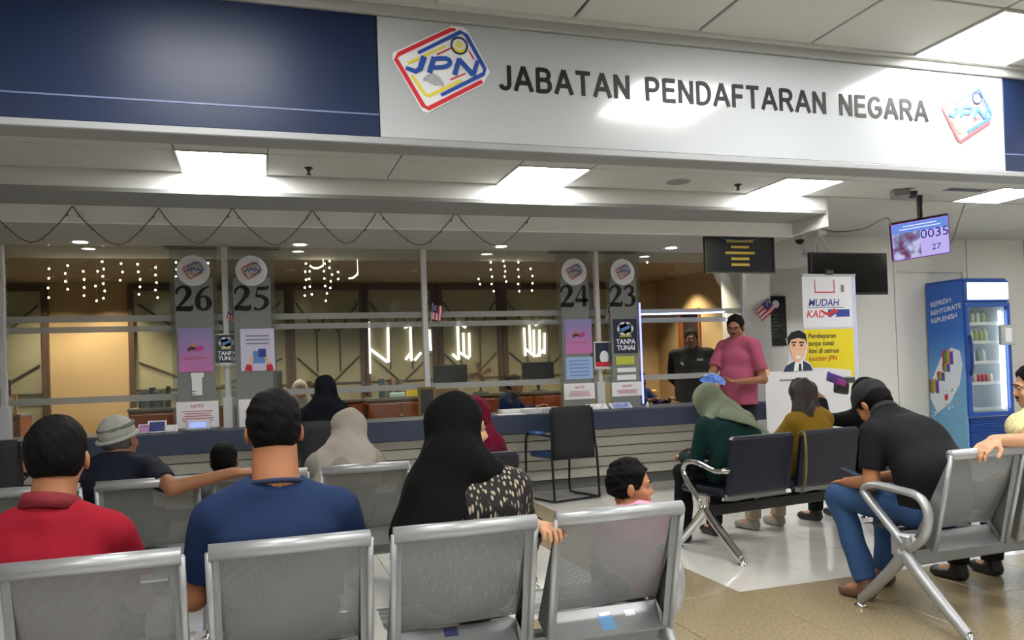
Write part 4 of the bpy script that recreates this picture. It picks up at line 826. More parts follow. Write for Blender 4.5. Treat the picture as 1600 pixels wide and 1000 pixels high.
canme = {c: can.mesh('can', mat('can' + c, c, .3, .3), True) for c in ('#c4263e', '#a01838', '#d8d0d4', '#3a5a9c')}
botm = MB().lathe((0, 0, 0), [(.001, 0), (.03, 0), (.032, .01), (.032, .12), (.012, .16), (.012, .18), (.001, .18)], 12)
botme = {c: botm.mesh('bottle', mat('bot' + c, c, .25), True) for c in ('#9aa56a', '#b9bfa2', '#cfd6da', '#6f7f86')}
for k in range(8):
    o = inst('drink_can', canme[('#c4263e', '#a01838', '#c4263e', '#d8d0d4')[k % 4]], None, (FX + .06 + k * .066, FYY + .11, .936)); tag(o, ORD[k] + ' can from the left on the lower fridge shelf', 'can', 'cans on the fridge shelf')
for k in range(5):
    o = inst('drink_bottle', botme[('#cfd6da', '#6f7f86')[k % 2]], None, (FX + .09 + k * .085, FYY + .12, 1.206)); tag(o, ORD[k] + ' small bottle from the left on the middle fridge shelf', 'bottle', 'bottles on the middle fridge shelf')
for k in range(6):
    o = inst('drink_bottle', botme[('#9aa56a', '#9aa56a', '#b9bfa2')[k % 3]], None, (FX + .08 + k * .08, FYY + .12, 1.466)); tag(o, ORD[k] + ' bottle from the left in the olive row, one shelf below the top', 'bottle', 'olive bottles in the fridge')
for k in range(5):
    o = inst('drink_bottle', botme[('#cfd6da', '#9aa56a', '#b9bfa2')[k % 3]], None, (FX + .09 + k * .09, FYY + .12, 1.706)); tag(o, ORD[k] + ' pale bottle from the left on the top fridge shelf', 'bottle', 'bottles on the top fridge shelf')
# side print (on the -X face): local coords along Y (far=large Y) and Z
def side(name, pts, m, y=0.):  # pts (d from near edge toward back, z)
    n = len(pts); X = -.003 - y; vs = [(X, a_, z_) for a_, z_ in pts] + [(X + .002, a_, z_) for a_, z_ in pts]
    MB().add(vs, [tuple(range(n)), tuple(range(2 * n - 1, n - 1, -1))] + [(i, (i + 1) % n, (i + 1) % n + n, i + n) for i in range(n)]).build(name, m, fr)
M_pw = mat('print_foam', '#dfe8f2', .3)
def sq(u, v):
    p = xp(u, v, FX); return (min(D, max(0, p.y - FYY)), p.z)
for i, s_ in enumerate(('REFRESH', 'REHYDRATE', 'REPLENISH')):
    text(s_, .088, M_pw, fr, (-.004, .50 - .0 * i, 1.96 - .11 * i), rot=(PI / 2, 0, -PI / 2), ext=.0006, off=.001).rotation_euler = Euler((PI / 2 + .0, -.14, -PI / 2), 'XYZ')
side('print', [sq(*p) for p in ((1452, 620), (1458, 590), (1470, 560), (1486, 543), (1500, 548), (1504, 570), (1500, 600), (1485, 630), (1465, 645))], M_pw)
cl = ['#b5342e', '#3d9e46', '#d8902a', '#5546a8']
for k, (u, v, s_) in enumerate(((1487, 561, 13), (1482, 575, 8), (1474, 589, 8), (1465, 606, 13))):
    for q in range(4):
        uu = u - s_ / 2 + (q - 1.5) * s_ * .3; vv = v + (q % 2) * 2 - s_ * .4
        side('print', [sq(uu - 2.4, vv - s_ * .5), sq(uu + 2.4, vv - s_ * .8), sq(uu + 3.4, vv + s_ * .9), sq(uu - 1.4, vv + s_ * .9)], mat('print_' + cl[q], cl[q], .3), .001 + .0005 * q)
side('print', [sq(1476, 618), sq(1481, 614), sq(1482, 624), sq(1477, 626)], mat('print_cherry', '#c02848', .3), .001)
rg = random.Random(3)
for q in range(22):
    u = rg.uniform(1460, 1500); v = rg.uniform(620, 655) - (u - 1460) * .6; r_ = rg.uniform(1, 2.6)
    side('droplet', [sq(u + r_ * math.cos(a), v + r_ * math.sin(a)) for a in np.linspace(0, 2 * PI, 7)[:-1]], M_pw, .0006)
#@@PEOPLE
# ================================================================== CHAIRS
def bench(loc, rz, n, pitch, lab_of, scale=1., pad=None, arms=(0,), z=1., legs=(0,), name='waiting_bench'):
    """beam seating: n seats side by side, origin under the left end of the top rails; seats face local +Y"""
    t = empty(name, loc, rz, lab_of, 'bench'); wv = pitch - .074; hz = .80 * z
    for i in range(n):
        x0 = i * pitch; x1 = x0 + wv; top = Vector((x0, 0, hz))
        if pad is None:
            sh = MB(); N_ = 7
            sh.add([(x0 + .025, .02 + .15 * q / N_ - .015 * math.sin(PI * q / N_), hz - .01 - (hz - .45 * z) * q / N_) for q in range(N_ + 1)] + [(x1 - .025, .02 + .15 * q / N_ - .015 * math.sin(PI * q / N_), hz - .01 - (hz - .46 * z) * q / N_) for q in range(N_ + 1)],
                   [(q, q + 1, N_ + 2 + q, N_ + 1 + q) for q in range(N_)])
            me = sh.mesh('back_panel', M_perf, True)
            bk = inst('back_panel', me, t)
            MB().tube([(x0 - .0, 0, hz), (x1, 0, hz)], .026, 14).build('top_rail', M_steel, t, True)
            for sx in (x0, x1):
                d_ = 1 if sx == x0 else -1
                MB().add([(sx, .0, hz), (sx, .05, hz * .5 + .2), (sx, .115, .345 * z), (sx, .23, .40 * z), (sx + d_ * .028, .175, .44 * z), (sx + d_ * .028, .02, hz), (sx + d_ * .028, .125, .345 * z)], [(0, 1, 2, 3), (0, 3, 4, 5), (2, 6, 4, 3), (0, 5, 6, 2, 1)]).build('side_flange', M_shell, t)
                MB().tube([(sx, -.005, hz), (sx, .048, hz * .5 + .2), (sx, .112, .345 * z)], .011, 8).build('edge_rail', M_steel, t, True)
            MB().box(((x0 + x1) / 2, .165, .383 * z), (wv - .02, .125, .008), Matrix.Rotation(.66, 3, 'X'), .003).build('lower_flap', M_shell, t)
            s2 = MB(); K = 8; prof = [(.215 + .385 * q / K, .415 * z - .02 * math.sin(PI * q / K) + .012 * q / K) for q in range(K)] + [(.60, .40 * z)]
            s2.add([(x0 + .012, y, zz) for y, zz in prof] + [(x1 - .012, y, zz) for y, zz in prof], [(q, K + 1 + q, K + 2 + q, q + 1) for q in range(K)]); inst('seat_pan', s2.mesh('seat_pan', M_perf, True), t)
        else:
            MB().box((x0 + wv / 2, .05, hz - .18), (wv, .06, .40), Matrix.Rotation(.16, 3, 'X'), .018).build('back_pad', pad, t)
            MB().box((x0 + wv / 2, .35, .43 * z), (wv, .46, .06), None, .02).build('seat_pad', pad, t)
            MB().box((x0 + wv / 2, .105, .405 * z), (wv - .02, .03, .045), Matrix.Rotation(.16, 3, 'X'), .01).build('back_lip', M_grey, t)
            MB().tube([(x0 + wv / 2 - .1, .1, .40 * z), (x0 + wv / 2 - .1, .22, .36 * z), (x0 + wv / 2 - .1, .3, .36 * z)], .015, 6).tube([(x0 + wv / 2 + .1, .1, .40 * z), (x0 + wv / 2 + .1, .22, .36 * z), (x0 + wv / 2 + .1, .3, .36 * z)], .015, 6).build('bracket', M_grey, t)
    L = (n - 1) * pitch + wv
    MB().bb(-.02, L + .02, .21, .29, .27 * z, .35 * z, .008).build('beam', M_shell if pad is None else M_black, t)
    am = M_steel if pad is None else M_chrome
    for k in arms:
        x = k * pitch - .042
        if pad is None: P = [(x, .22, .35 * z), (x, .13, .42 * z), (x, .10, .53 * z), (x, .15, .60 * z), (x, .27, .618 * z), (x, .43, .625 * z), (x, .50, .595 * z), (x, .47, .55 * z), (x, .36, .46 * z), (x, .25, .37 * z)]
        else: P = [(x, .02, .60 * z), (x, .12, .59 * z), (x, .30, .63 * z), (x, .42, .62 * z), (x, .46, .56 * z), (x, .40, .47 * z), (x, .28, .36 * z)]
        MB().tube(cat_rom(P, 5), .019 if pad is None else .022, 10, flat=1.4, up=(1, 0, 0)).build('armrest', am, t, True)
        MB().box((x, .27, .36 * z), (.035, .12, .12), None, .012).build('arm_bracket', am, t)
    for k in legs:
        x = k * pitch - .042
        for y1 in (-.10, .56):
            MB().tube(cat_rom([(x, .25, .33 * z), (x, .25 + (y1 - .25) * .25, .24 * z), (x, .25 + (y1 - .25) * .9, .06), (x, y1, .04)], 4), [.034, .033, .032, .031, .030, .029, .028, .027, .026, .025, .023, .022, .02], 10).build('leg', am, t, True)
            MB().lathe((x, y1, 0), [(.001, 0), (.03, 0), (.032, .012), (.012, .022), (.01, .05), (.001, .05)], 14).build('foot', M_chrome, t, True)
    return t
front = bench((-.703, 2.53, 0), 0, 4, .547, 'front row of four perforated silver seats nearest the camera', arms=(0, 4), legs=(0, 2, 4))
# stickers on the front row
def sticker(parent, x, y, z, wd, ht, m, tilt=0., name='sticker', txt=None):
    o = MB().box((0, 0, 0), (wd, .001, ht)).build(name, m, parent, loc=(x, y, z)); o.rotation_euler = (tilt, 0, 0); return o
FLY = lambda z: .165 + (z - .383) / math.tan(.66) 
for (u, v, wd, ht, m) in ((708, 992, .05, .035, mat('sticker_navy', '#2d3558', .4)), (948, 972, .055, .06, mat('sticker_blue', '#5f93c4', .4)), (987, 959, .04, .026, M_paper), (240, 905, .075, .022, mat('sticker_faint', '#a9aaa9', .4)), (252, 948, .055, .03, MATS['sticker_faint']), (541, 955, .02, .06, MATS['sticker_faint'])):
    if v > 955 and u > 600: p = yp(u, v, 2.53 + .16); sticker(front, p.x + .703, FLY(p.z) - .007, p.z, wd, ht, m, -.91)
    else: p = yp(u, v, 2.56); sticker(front, p.x + .703, .006 + (.8 - p.z) * .52, p.z, wd, ht, m, -.48)
p = yp(948, 962, 2.69); sticker(front, p.x + .703, FLY(p.z) - .0085, p.z, .042, .014, M_paper, -.91)
second = bench((-1.345, 4.48, 0), 0, 4, .552, 'second row of perforated silver seats behind the front row, nearer the counter', arms=(0, 4), legs=(0, 2, 4))
M_pad = mat('navy_vinyl', '#0e1428', .38, bump=.05, bscale=200)
nb = bench((.98, 4.66, 0), 0, 1, .60, 'single navy padded seat behind the maroon hijab', pad=M_pad, arms=(1,), legs=(0, 1))
blue = bench((2.96, 4.60, 0), math.radians(8.0), 3, .625, 'navy padded bench with chrome arm facing the banner', pad=M_pad, arms=(0, 3), legs=(0, 3))
side_b = bench((3.05, 2.94, 0), math.radians(2), 3, .54, 'silver perforated bench at right where the grey-shirted man sits', z=1.05, arms=(0, 3), legs=(0, 3))
# mustard bag strap hanging between the two navy backs
o = MB().tube(cat_rom([(0, .02, .80), (.01, -.02, .81), (.0, -.045, .76), (-.005, -.05, .62), (-.012, -.04, .48), (-.01, .0, .42)], 5), .02, 8, flat=.35, up=(0, 1, 0)).build('bag_strap', mat('mustard_strap', '#6f6128', .6, var=.3, vscale=25), None, True)
bp_ = yp(1252, 690, 4.66); o.location = (bp_.x, bp_.y, 0); tag(o, 'mustard patterned strap hanging between the two navy seat backs', 'strap')
def visitor(loc, rz, lab, bluearm=True):
    t = empty('visitor_chair', loc, rz, lab, 'chair'); m = mat('black_tube', '#17181a', .3, .3)
    for sx in (-1, 1):
        x = sx * .27
        MB().tube(cat_rom([(x * .92, -.17, .92), (x * .95, -.19, .60), (x, -.20, .45), (x, -.22, .06), (x, -.2, .02), (x, .0, .015), (x, .26, .015), (x, .31, .06), (x, .30, .3), (x, .28, .60), (x, .22, .66), (x, .0, .665), (x * .98, -.17, .655)], 5), .0125, 8).build('side_frame', m, t, True)
        MB().box((x, .06, .68), (.05, .26, .03), None, .012).build('arm_pad', mat('blue_pad', '#2c5c9c', .4) if bluearm else M_black, t)
    MB().tube([(-.27, -.2, .015), (.27, -.2, .015)], .0125, 8).build('floor_bar', m, t); 
    MB().box((0, .05, .45), (.48, .46, .05), None, .02).build('seat', mat('blue_seat', '#23406e', .5) if bluearm else M_dark, t)
    g = MB(); K = 6; vs = []
    for q in range(K + 1):
        for r_ in range(5): x = -.245 + .49 * r_ / 4; vs.append((x * (1 - .06 * q / K), -.205 + .03 * math.sin(PI * q / K) * 0 + .035 * (1 - (2 * r_ / 4 - 1) ** 2) * -.6 + .03 * q / K, .42 + .52 * q / K))
    n_ = len(vs); vs += [(a, b + .02, c) for a, b, c in vs]
    fs = [(5 * q + r_, 5 * q + r_ + 1, 5 * q + r_ + 6, 5 * q + r_ + 5) for q in range(K) for r_ in range(4)]; fs += [tuple(i + n_ for i in f[::-1]) for f in fs]
    for q in range(K): fs += [(5 * q, 5 * q + 5, 5 * q + 5 + n_, 5 * q + n_), (5 * q + 4, 5 * q + 4 + n_, 5 * q + 9 + n_, 5 * q + 9)]
    fs += [(r_ + 5 * K, r_ + 1 + 5 * K, r_ + 1 + 5 * K + n_, r_ + 5 * K + n_) for r_ in range(4)]; fs += [(r_, r_ + n_, r_ + 1 + n_, r_ + 1) for r_ in range(4)]
    g.add(vs, fs).build('backrest', mat('black_mesh_fabric', '#1b1c1f', .8, bump=.3, bscale=500), t, True); return t
visitor((2.93, 7.62, 0), .22, 'black mesh visitor chair with blue arm pads at window 24')
visitor((.56, 7.25, 0), 0, 'black visitor chair under the woman in black at the counter', False)
visitor((-1.92, 6.75, 0), .1, 'black visitor chair at far left edge before the counter', False)
# floor marks
o = MB().add([(-.17, 0, .0015), (.17, 0, .0015), (.17, .10, .0015), (-.17, .10, .0015)], [(0, 1, 2, 3)]).build('floor_sticker', mat('floor_red', '#a8323a', .4)); q = zp(905, 800, 0); o.location = (q.x, q.y, 0); tag(o, 'red and white floor sticker left of the child', 'floor sticker')
MB().add([(-.10, .02, .0025), (-.02, .02, .0025), (-.06, .08, .0025), (.02, .02, .0025), (.10, .02, .0025), (.06, .08, .0025)], [(0, 1, 2), (3, 4, 5)]).build('print', M_paper, o)

# ================================================================== PEOPLE
class SDF:
    def __init__(s, lo, hi, h):
        s.h = h; s.lo = np.array(lo, float); s.n = np.maximum(4, np.ceil((np.array(hi) - s.lo) / h).astype(int) + 1)
        s.D = np.full(tuple(s.n), .08, np.float32)
    def sub(s, lo, hi):
        a = np.clip(np.floor((np.array(lo) - s.lo) / s.h).astype(int), 0, s.n - 1); b = np.clip(np.ceil((np.array(hi) - s.lo) / s.h).astype(int) + 1, 1, s.n)
        if np.any(b <= a): return None
        X = [(s.lo[i] + s.h * np.arange(a[i], b[i])).astype(np.float32) for i in range(3)]
        return tuple(slice(a[i], b[i]) for i in range(3)), X[0][:, None, None], X[1][None, :, None], X[2][None, None, :]
    def add(s, pr, k=.02, op='u'):
        lo, hi = pr['bb']; m = max(k, .02) + .03; r = s.sub(lo - m, hi + m)
        if r is None: return
        sl, x, y, z = r; d = pr['f'](x, y, z)
        for (pt, nn) in pr.get('cut', ()): d = np.maximum(d, (x - pt[0]) * nn[0] + (y - pt[1]) * nn[1] + (z - pt[2]) * nn[2])
        D = s.D[sl]
        if op == 'u':
            h = np.maximum(k - np.abs(D - d), 0) / k; s.D[sl] = np.minimum(D, d) - h * h * k * .25
        else:
            d = -d; h = np.maximum(k - np.abs(D - d), 0) / k; s.D[sl] = np.maximum(D, d) + h * h * k * .25
    def cutplane(s, pt, nn):
        x, y, z = [(s.lo[i] + s.h * np.arange(s.n[i])).astype(np.float32) for i in range(3)]
        d = (x[:, None, None] - pt[0]) * nn[0] + (y[None, :, None] - pt[1]) * nn[1] + (z[None, None, :] - pt[2]) * nn[2]
        s.D = np.maximum(s.D, d.astype(np.float32))
    def noise(s, amp, fr, seed=0, st=(1, 1, 1)):
        rg = np.random.RandomState(seed); x, y, z = [(s.lo[i] + s.h * np.arange(s.n[i])).astype(np.float32) for i in range(3)]
        for q in range(5):
            k = rg.randn(3); k = k / np.linalg.norm(k) * fr * (1 + .5 * q) * np.array(st); ph = rg.rand() * 6.28
            s.D += (amp / (1 + .4 * q) * np.sin(k[0] * x[:, None, None] + k[1] * y[None, :, None] + k[2] * z[None, None, :] + ph)).astype(np.float32)
    def mesh(s, name, m):
        D = s.D; D[0] = D[-1] = .05; D[:, 0] = D[:, -1] = .05; D[:, :, 0] = D[:, :, -1] = .05
        I = D < 0; nx, ny, nz = D.shape
        c = np.zeros((nx - 1, ny - 1, nz - 1), np.int8)
        for i in (0, 1):
            for j in (0, 1):
                for k in (0, 1): c += I[i:nx - 1 + i, j:ny - 1 + j, k:nz - 1 + k]
        act = (c > 0) & (c < 8); ii, jj, kk = np.nonzero(act); n = len(ii)
        idx = np.full(act.shape, -1, np.int32); idx[ii, jj, kk] = np.arange(n); V = np.zeros((n, 3)); W = np.zeros(n)
        cs = [(i, j, k) for i in (0, 1) for j in (0, 1) for k in (0, 1)]
        for a in cs:
            for ax in range(3):
                if a[ax]: continue
                b = list(a); b[ax] = 1; da = D[ii + a[0], jj + a[1], kk + a[2]]; db = D[ii + b[0], jj + b[1], kk + b[2]]
                mk = (da < 0) != (db < 0); tt_ = np.where(mk, da / np.where(mk, da - db, 1), 0); p = np.tile(np.array(a, float), (n, 1)); p[:, ax] += tt_
                V[mk] += p[mk]; W[mk] += 1
        V = (V / W[:, None] + np.stack([ii, jj, kk], 1)) * s.h + s.lo
        F = []
        for ax in range(3):
            A = [slice(None)] * 3; B = [slice(None)] * 3; A[ax] = slice(0, -1); B[ax] = slice(1, None)
            ch = I[tuple(A)] != I[tuple(B)]; e = np.array(np.nonzero(ch)).T
            o1, o2 = [q for q in range(3) if q != ax]
            e = e[(e[:, o1] > 0) & (e[:, o2] > 0) & (e[:, o1] < D.shape[o1] - 1) & (e[:, o2] < D.shape[o2] - 1)]
            def g(d1, d2): f = e.copy(); f[:, o1] -= d1; f[:, o2] -= d2; return idx[f[:, 0], f[:, 1], f[:, 2]]
            q = np.stack([g(1, 1), g(0, 1), g(0, 0), g(1, 0)], 1); ins = I[e[:, 0], e[:, 1], e[:, 2]]
            flip = ins if ax != 1 else ~ins
            q[~flip] = q[~flip][:, ::-1]; F.append(q)
        F = np.concatenate(F); F = F[(F >= 0).all(1)]
        me = bpy.data.meshes.new(name); me.vertices.add(n); me.vertices.foreach_set('co', V.astype(np.float32).ravel())
        me.loops.add(len(F) * 4); me.loops.foreach_set('vertex_index', F.astype(np.int32).ravel()); me.polygons.add(len(F)); me.polygons.foreach_set('loop_start', np.arange(len(F), dtype=np.int32) * 4)
        me.update(); me.validate(); me.shade_smooth(); me.materials.append(m); return me
A_ = lambda p: np.array(p, float)
def cone(a, b, ra, rb, flat=False):
    """round cone from a to b; flat cuts it square at b"""
    a, b = A_(a), A_(b); ab = b - a; L2 = float(ab @ ab) + 1e-9; lo = np.minimum(a - ra, b - rb); hi = np.maximum(a + ra, b + rb)
    def f(x, y, z):
        px_, py_, pz_ = x - a[0], y - a[1], z - a[2]; t = np.clip((px_ * ab[0] + py_ * ab[1] + pz_ * ab[2]) / L2, 0, 1)
        return np.sqrt((px_ - t * ab[0]) ** 2 + (py_ - t * ab[1]) ** 2 + (pz_ - t * ab[2]) ** 2) - (ra + (rb - ra) * t)
    d = {'f': f, 'bb': (lo, hi)}
    if flat: d['cut'] = [(b, ab / math.sqrt(L2))]
    return d
def ell(c, r, R=None):
    c, r = A_(c), A_(r); R = np.eye(3) if R is None else np.array(R); e = np.sqrt(((R * r) ** 2).sum(1))
    def f(x, y, z):
        px_, py_, pz_ = x - c[0], y - c[1], z - c[2]
        q = [px_ * R[0, i] + py_ * R[1, i] + pz_ * R[2, i] for i in range(3)]
        k0 = np.sqrt(sum((q[i] / r[i]) ** 2 for i in range(3))) + 1e-6; k1 = np.sqrt(sum((q[i] / r[i] ** 2) ** 2 for i in range(3))) + 1e-6
        return k0 * (k0 - 1) / k1
    return {'f': f, 'bb': (c - e, c + e)}
def tors(a, b, ra, rb, side=(1, 0, 0)):
    """flattened cone: ra, rb = (half width along side, half depth)"""
    a, b = A_(a), A_(b); ab = b - a; L = np.linalg.norm(ab); u = ab / L; s_ = A_(side); s_ = s_ - u * (s_ @ u); s_ /= np.linalg.norm(s_); w_ = np.cross(u, s_)
    mr = max(ra + rb)
    def f(x, y, z):
        px_, py_, pz_ = x - a[0], y - a[1], z - a[2]; al = px_ * u[0] + py_ * u[1] + pz_ * u[2]; t = np.clip(al / L, 0, 1)
        rs = ra[0] + (rb[0] - ra[0]) * t; rd = ra[1] + (rb[1] - ra[1]) * t; ex = al - t * L
        q0 = px_ * s_[0] + py_ * s_[1] + pz_ * s_[2]; q1 = px_ * w_[0] + py_ * w_[1] + pz_ * w_[2]; re = rd
        k0 = np.sqrt((q0 / rs) ** 2 + (q1 / rd) ** 2 + (ex / re) ** 2) + 1e-6; k1 = np.sqrt((q0 / rs ** 2) ** 2 + (q1 / rd ** 2) ** 2 + (ex / re ** 2) ** 2) + 1e-6
        return k0 * (k0 - 1) / k1
    return {'f': f, 'bb': (np.minimum(a, b) - mr, np.maximum(a, b) + mr)}
def headR(yaw=0, pitch=0, roll=0):   # yaw + = turn to own left, pitch + = look up
    return np.array(Matrix.Rotation(yaw, 3, 'Z') @ Matrix.Rotation(pitch, 3, 'X') @ Matrix.Rotation(roll, 3, 'Y'))
def head_prims(H, R, s, female=False):
    T = lambda p: H + R @ (A_(p) * s)
    P = [(ell(T((0, -.012, .035)), A_((.074, .092, .086)) * s, R), .01), (ell(T((0, .028, -.03)), A_((.058, .062, .078)) * s, R), .03), (ell(T((0, .048, -.078)), A_((.034, .034, .032)) * s, R), .03)]
    for sx in (-1, 1):
        P.append((ell(T((sx * .040, .058, -.028)), A_((.024, .024, .024)) * s, R), .02)); P.append((cone(T((sx * .012, .083, .022)), T((sx * .042, .070, .022)), .011 * s, .010 * s), .012))
        e = headR(0, 0, 0); P.append((ell(T((sx * .079, -.004, -.008)), A_((.010, .019, .031)) * s, R @ np.array(Matrix.Rotation(sx * .35, 3, 'Z'))), .006))
    P += [(cone(T((0, .083, .012)), T((0, .098, -.022)), .008 * s, .012 * s), .012), (ell(T((0, .092, -.026)), A_((.018, .011, .010)) * s, R), .008)]
    P += [(ell(T((0, .083, -.051)), A_((.024, .012, .006)) * s, R), .006), (ell(T((0, .081, -.062)), A_((.021, .012, .007)) * s, R), .006)]
    N = [(ell(T((sx * .030, .088, .006)), A_((.015, .010, .009)) * s, R), .012) for sx in (-1, 1)]
    return P, N
def hand_prims(w, d, n, s, curl=.5, thumb=1, spread=.0):
    """w wrist, d direction of the fingers, n palm normal (towards the palm side); thumb=+1/-1 side"""
    w, d, n = A_(w), A_(d), A_(n); d /= np.linalg.norm(d); n = n - d * (n @ d); n /= np.linalg.norm(n); sd = np.cross(d, n) * thumb; P = []
    P.append((tors(w, w + d * .085 * s, (.030 * s, .016 * s), (.040 * s, .013 * s), sd), .015))
    for q, (o, L) in enumerate(((.030, .074), (.010, .083), (-.010, .077), (-.030, .060))):
        p = w + d * .085 * s + sd * o * s; a = curl * .5; dd = d + sd * spread * o * 20
        for j, fr_ in enumerate((.45, .32, .25)):
            v = dd * math.cos(a) + n * math.sin(a); v /= np.linalg.norm(v); e_ = p + v * L * fr_ * s; P.append((cone(p, e_, (.0092 - .0009 * j) * s, (.0084 - .0009 * j) * s), .004)); p = e_; a += curl
    p = w + d * .025 * s + sd * .030 * s; v = (d * .7 + sd * .7 + n * .3); v /= np.linalg.norm(v); e_ = p + v * .045 * s; P.append((cone(p, e_, .014 * s, .0105 * s), .012)); v2 = d * .9 + sd * .15 + n * .5 * (curl + .3); v2 /= np.linalg.norm(v2); P.append((cone(e_, e_ + v2 * .04 * s, .0105 * s, .009 * s), .004))
    return P
SKIN = {'a': '#a8704e', 'b': '#8f6044', 'c': '#bf8f6e', 'd': '#5c3c2c'}
M_eye = mat('eye_white', '#8f8a84', .3); M_iris = mat('iris_dark', '#1c1310', .15); M_hair = mat('black_hair', '#080606', .65, spec=.12, bump=.5, bscale=260, stretch=(1, 1, .15)); M_lip = mat('lips', '#8d4a40', .5)
def person(label, loc, rz=0., s=1., sit=True, J=None, head=(0, 0, 0), skin='a', shirt='#444444', sleeve='short', collar=False, legs_c='#222430', hair='short', hijab=None, hijab_c='#222222', shoes='#222222', h=.0085, face=True,
           shirt_m=None, wide=1., belly=0., hands=None, curl=(.6, .6), noise=.003, jacket=False, cap=False, hem_at=None, hem_n=(0, -.12, -1), face_o=(.056, .06, .080), shirt_hem=None, glasses=False, moustache=False, hair_m=None, bare_feet=False, neck=None, rubber=0., hs=1., nkr=.060, ncol=None, foldst=(1, 1, .6)):
    root = empty('person', loc, rz, label, 'person')
    wv = wide
    if sit: j = dict(pel=(0, .05, .545), wst=(0, .0, .70), chs=(0, -.04, .89), nck=(0, -.035, 1.045), hd=(0, .005, 1.165), sL=(-.178 * wv, -.04, .985), sR=(.178 * wv, -.04, .985), eL=(-.235 * wv, .06, .73), eR=(.235 * wv, .06, .73), wL=(-.12, .29, .64), wR=(.12, .29, .64),
                    hL=(-.09, .08, .53), hR=(.09, .08, .53), kL=(-.13, .44, .50), kR=(.13, .44, .50), aL=(-.13, .46, .09), aR=(.13, .46, .09), tL=(-.15, .60, .035), tR=(.15, .60, .035))
    else: j = dict(pel=(0, 0, .93), wst=(0, .0, 1.08), chs=(0, -.01, 1.29), nck=(0, -.015, 1.46), hd=(0, .01, 1.585), sL=(-.185 * wv, -.01, 1.40), sR=(.185 * wv, -.01, 1.40), eL=(-.24 * wv, -.01, 1.12), eR=(.24 * wv, -.01, 1.12), wL=(-.25, .08, .88), wR=(.25, .08, .88),
                  hL=(-.09, 0, .90), hR=(.09, 0, .90), kL=(-.11, .01, .50), kR=(.11, .01, .50), aL=(-.12, -.02, .09), aR=(.12, -.02, .09), tL=(-.15, .12, .035), tR=(.15, .12, .035))
    j = {k: A_(v) * s for k, v in j.items()}
    for k, v in (J or {}).items(): j[k] = A_(v)
    R = headR(*head); H = j['hd']; P = []; N = []; s0 = s
    sh = j['sR'] - j['sL']; hp = j['hR'] - j['hL']
    b = belly
    def torso(e):
        return [(tors(j['pel'], j['wst'], ((.165 * wv + e) * s, (.12 + e + b * .6) * s), ((.15 * wv + e + b * .6) * s, (.105 + e + b) * s), hp), .03),
                (tors(j['wst'] , j['chs'], ((.15 * wv + e + b * .6) * s, (.105 + e + b) * s), ((.160 * wv + e) * s, (.112 + e) * s), sh), .05),
                (tors(j['chs'], j['nck'] * .55 + (j['sL'] + j['sR']) * .225, ((.158 * wv + e) * s, (.110 + e) * s), ((.11 + e) * s, (.065 + e) * s), sh), .05),
                (cone(j['sL'] * .85 + j['nck'] * .15, j['nck'] * .8 + j['chs'] * .2, (.058 + e) * s, (.055 + e) * s), .05), (cone(j['sR'] * .85 + j['nck'] * .15, j['nck'] * .8 + j['chs'] * .2, (.058 + e) * s, (.055 + e) * s), .05)]
    hp_, hn_ = head_prims(H, R, s * hs)
    P += torso(-.006); nb_ = H + R @ (A_((0, -.028, -.05)) * s * hs); P += [(cone(j['nck'] - A_((0, 0, .03)) * s, nb_, nkr * s, nkr * .93 * s), .012)] + hp_
    for sd in 'LR':
        P += [(cone(j['s' + sd], j['e' + sd], .052 * s, .040 * s), .03), (cone(j['e' + sd], j['w' + sd], .040 * s, .027 * s), .02)]
        P += [(cone(j['h' + sd], j['k' + sd], .082 * s, .055 * s), .03), (cone(j['k' + sd], j['a' + sd], .054 * s, .038 * s), .02), (tors(j['a' + sd] * .7 + j['t' + sd] * .3 - A_((0, 0, .02)) * s, j['t' + sd], (.038 * s, .032 * s), (.036 * s, .022 * s), (1, 0, 0)), .02)]
    for i, sd in enumerate('LR'):
        fa = j['w' + sd] - j['e' + sd]; fa = fa / np.linalg.norm(fa); hh_ = (hands or {}).get(sd, {}); d_ = A_(hh_.get('d', fa)); n_ = A_(hh_.get('n', (0, 0, -1))) if abs(d_[2]) < .9 * np.linalg.norm(d_) else A_(hh_.get('n', (0, 1, 0)))
        P += hand_prims(j['w' + sd], d_, n_, s, hh_.get('curl', .55), hh_.get('thumb', -1 if sd == 'L' else 1))
    def run(name, prims, negs, m, hh, e_noise=0, fr=22, seed=0, cuts=(), pad=.03, st=(1, 1, 1)):
        lo = np.min([p[0]['bb'][0] for p in prims], 0) - pad; hi = np.max([p[0]['bb'][1] for p in prims], 0) + pad; g = SDF(lo, hi, hh)
        for p, k in prims: g.add(p, k)
        if e_noise: g.noise(e_noise, fr, seed, st)
        for p, k in negs: g.add(p, k, 's')
        for pt, nn in cuts: g.cutplane(A_(pt), A_(nn))
        o = bpy.data.objects.new(name, g.mesh(name, m)); COL.objects.link(o); o.parent = root; return o
    ms = mat('skin_' + skin, SKIN[skin], .5, var=.06, vscale=14, spec=.35)
    run('body', P, hn_, ms, h)
    sd_ = abs(hash(label)) % 97 if False else len(label) % 97
    # shirt
    S = torso(.012); SN = []
    sleeve_f = {'short': .72, 'long': 1., 'none': .1}[sleeve]
    if not sit: S += [(tors(j['pel'] + A_((0, 0, .04)), j['pel'] - A_((0, 0, .14)) * s, ((.185 * wv) * s, (.145 + b * .6) * s), ((.192 * wv) * s, (.150 + b * .4) * s), hp), .03)]
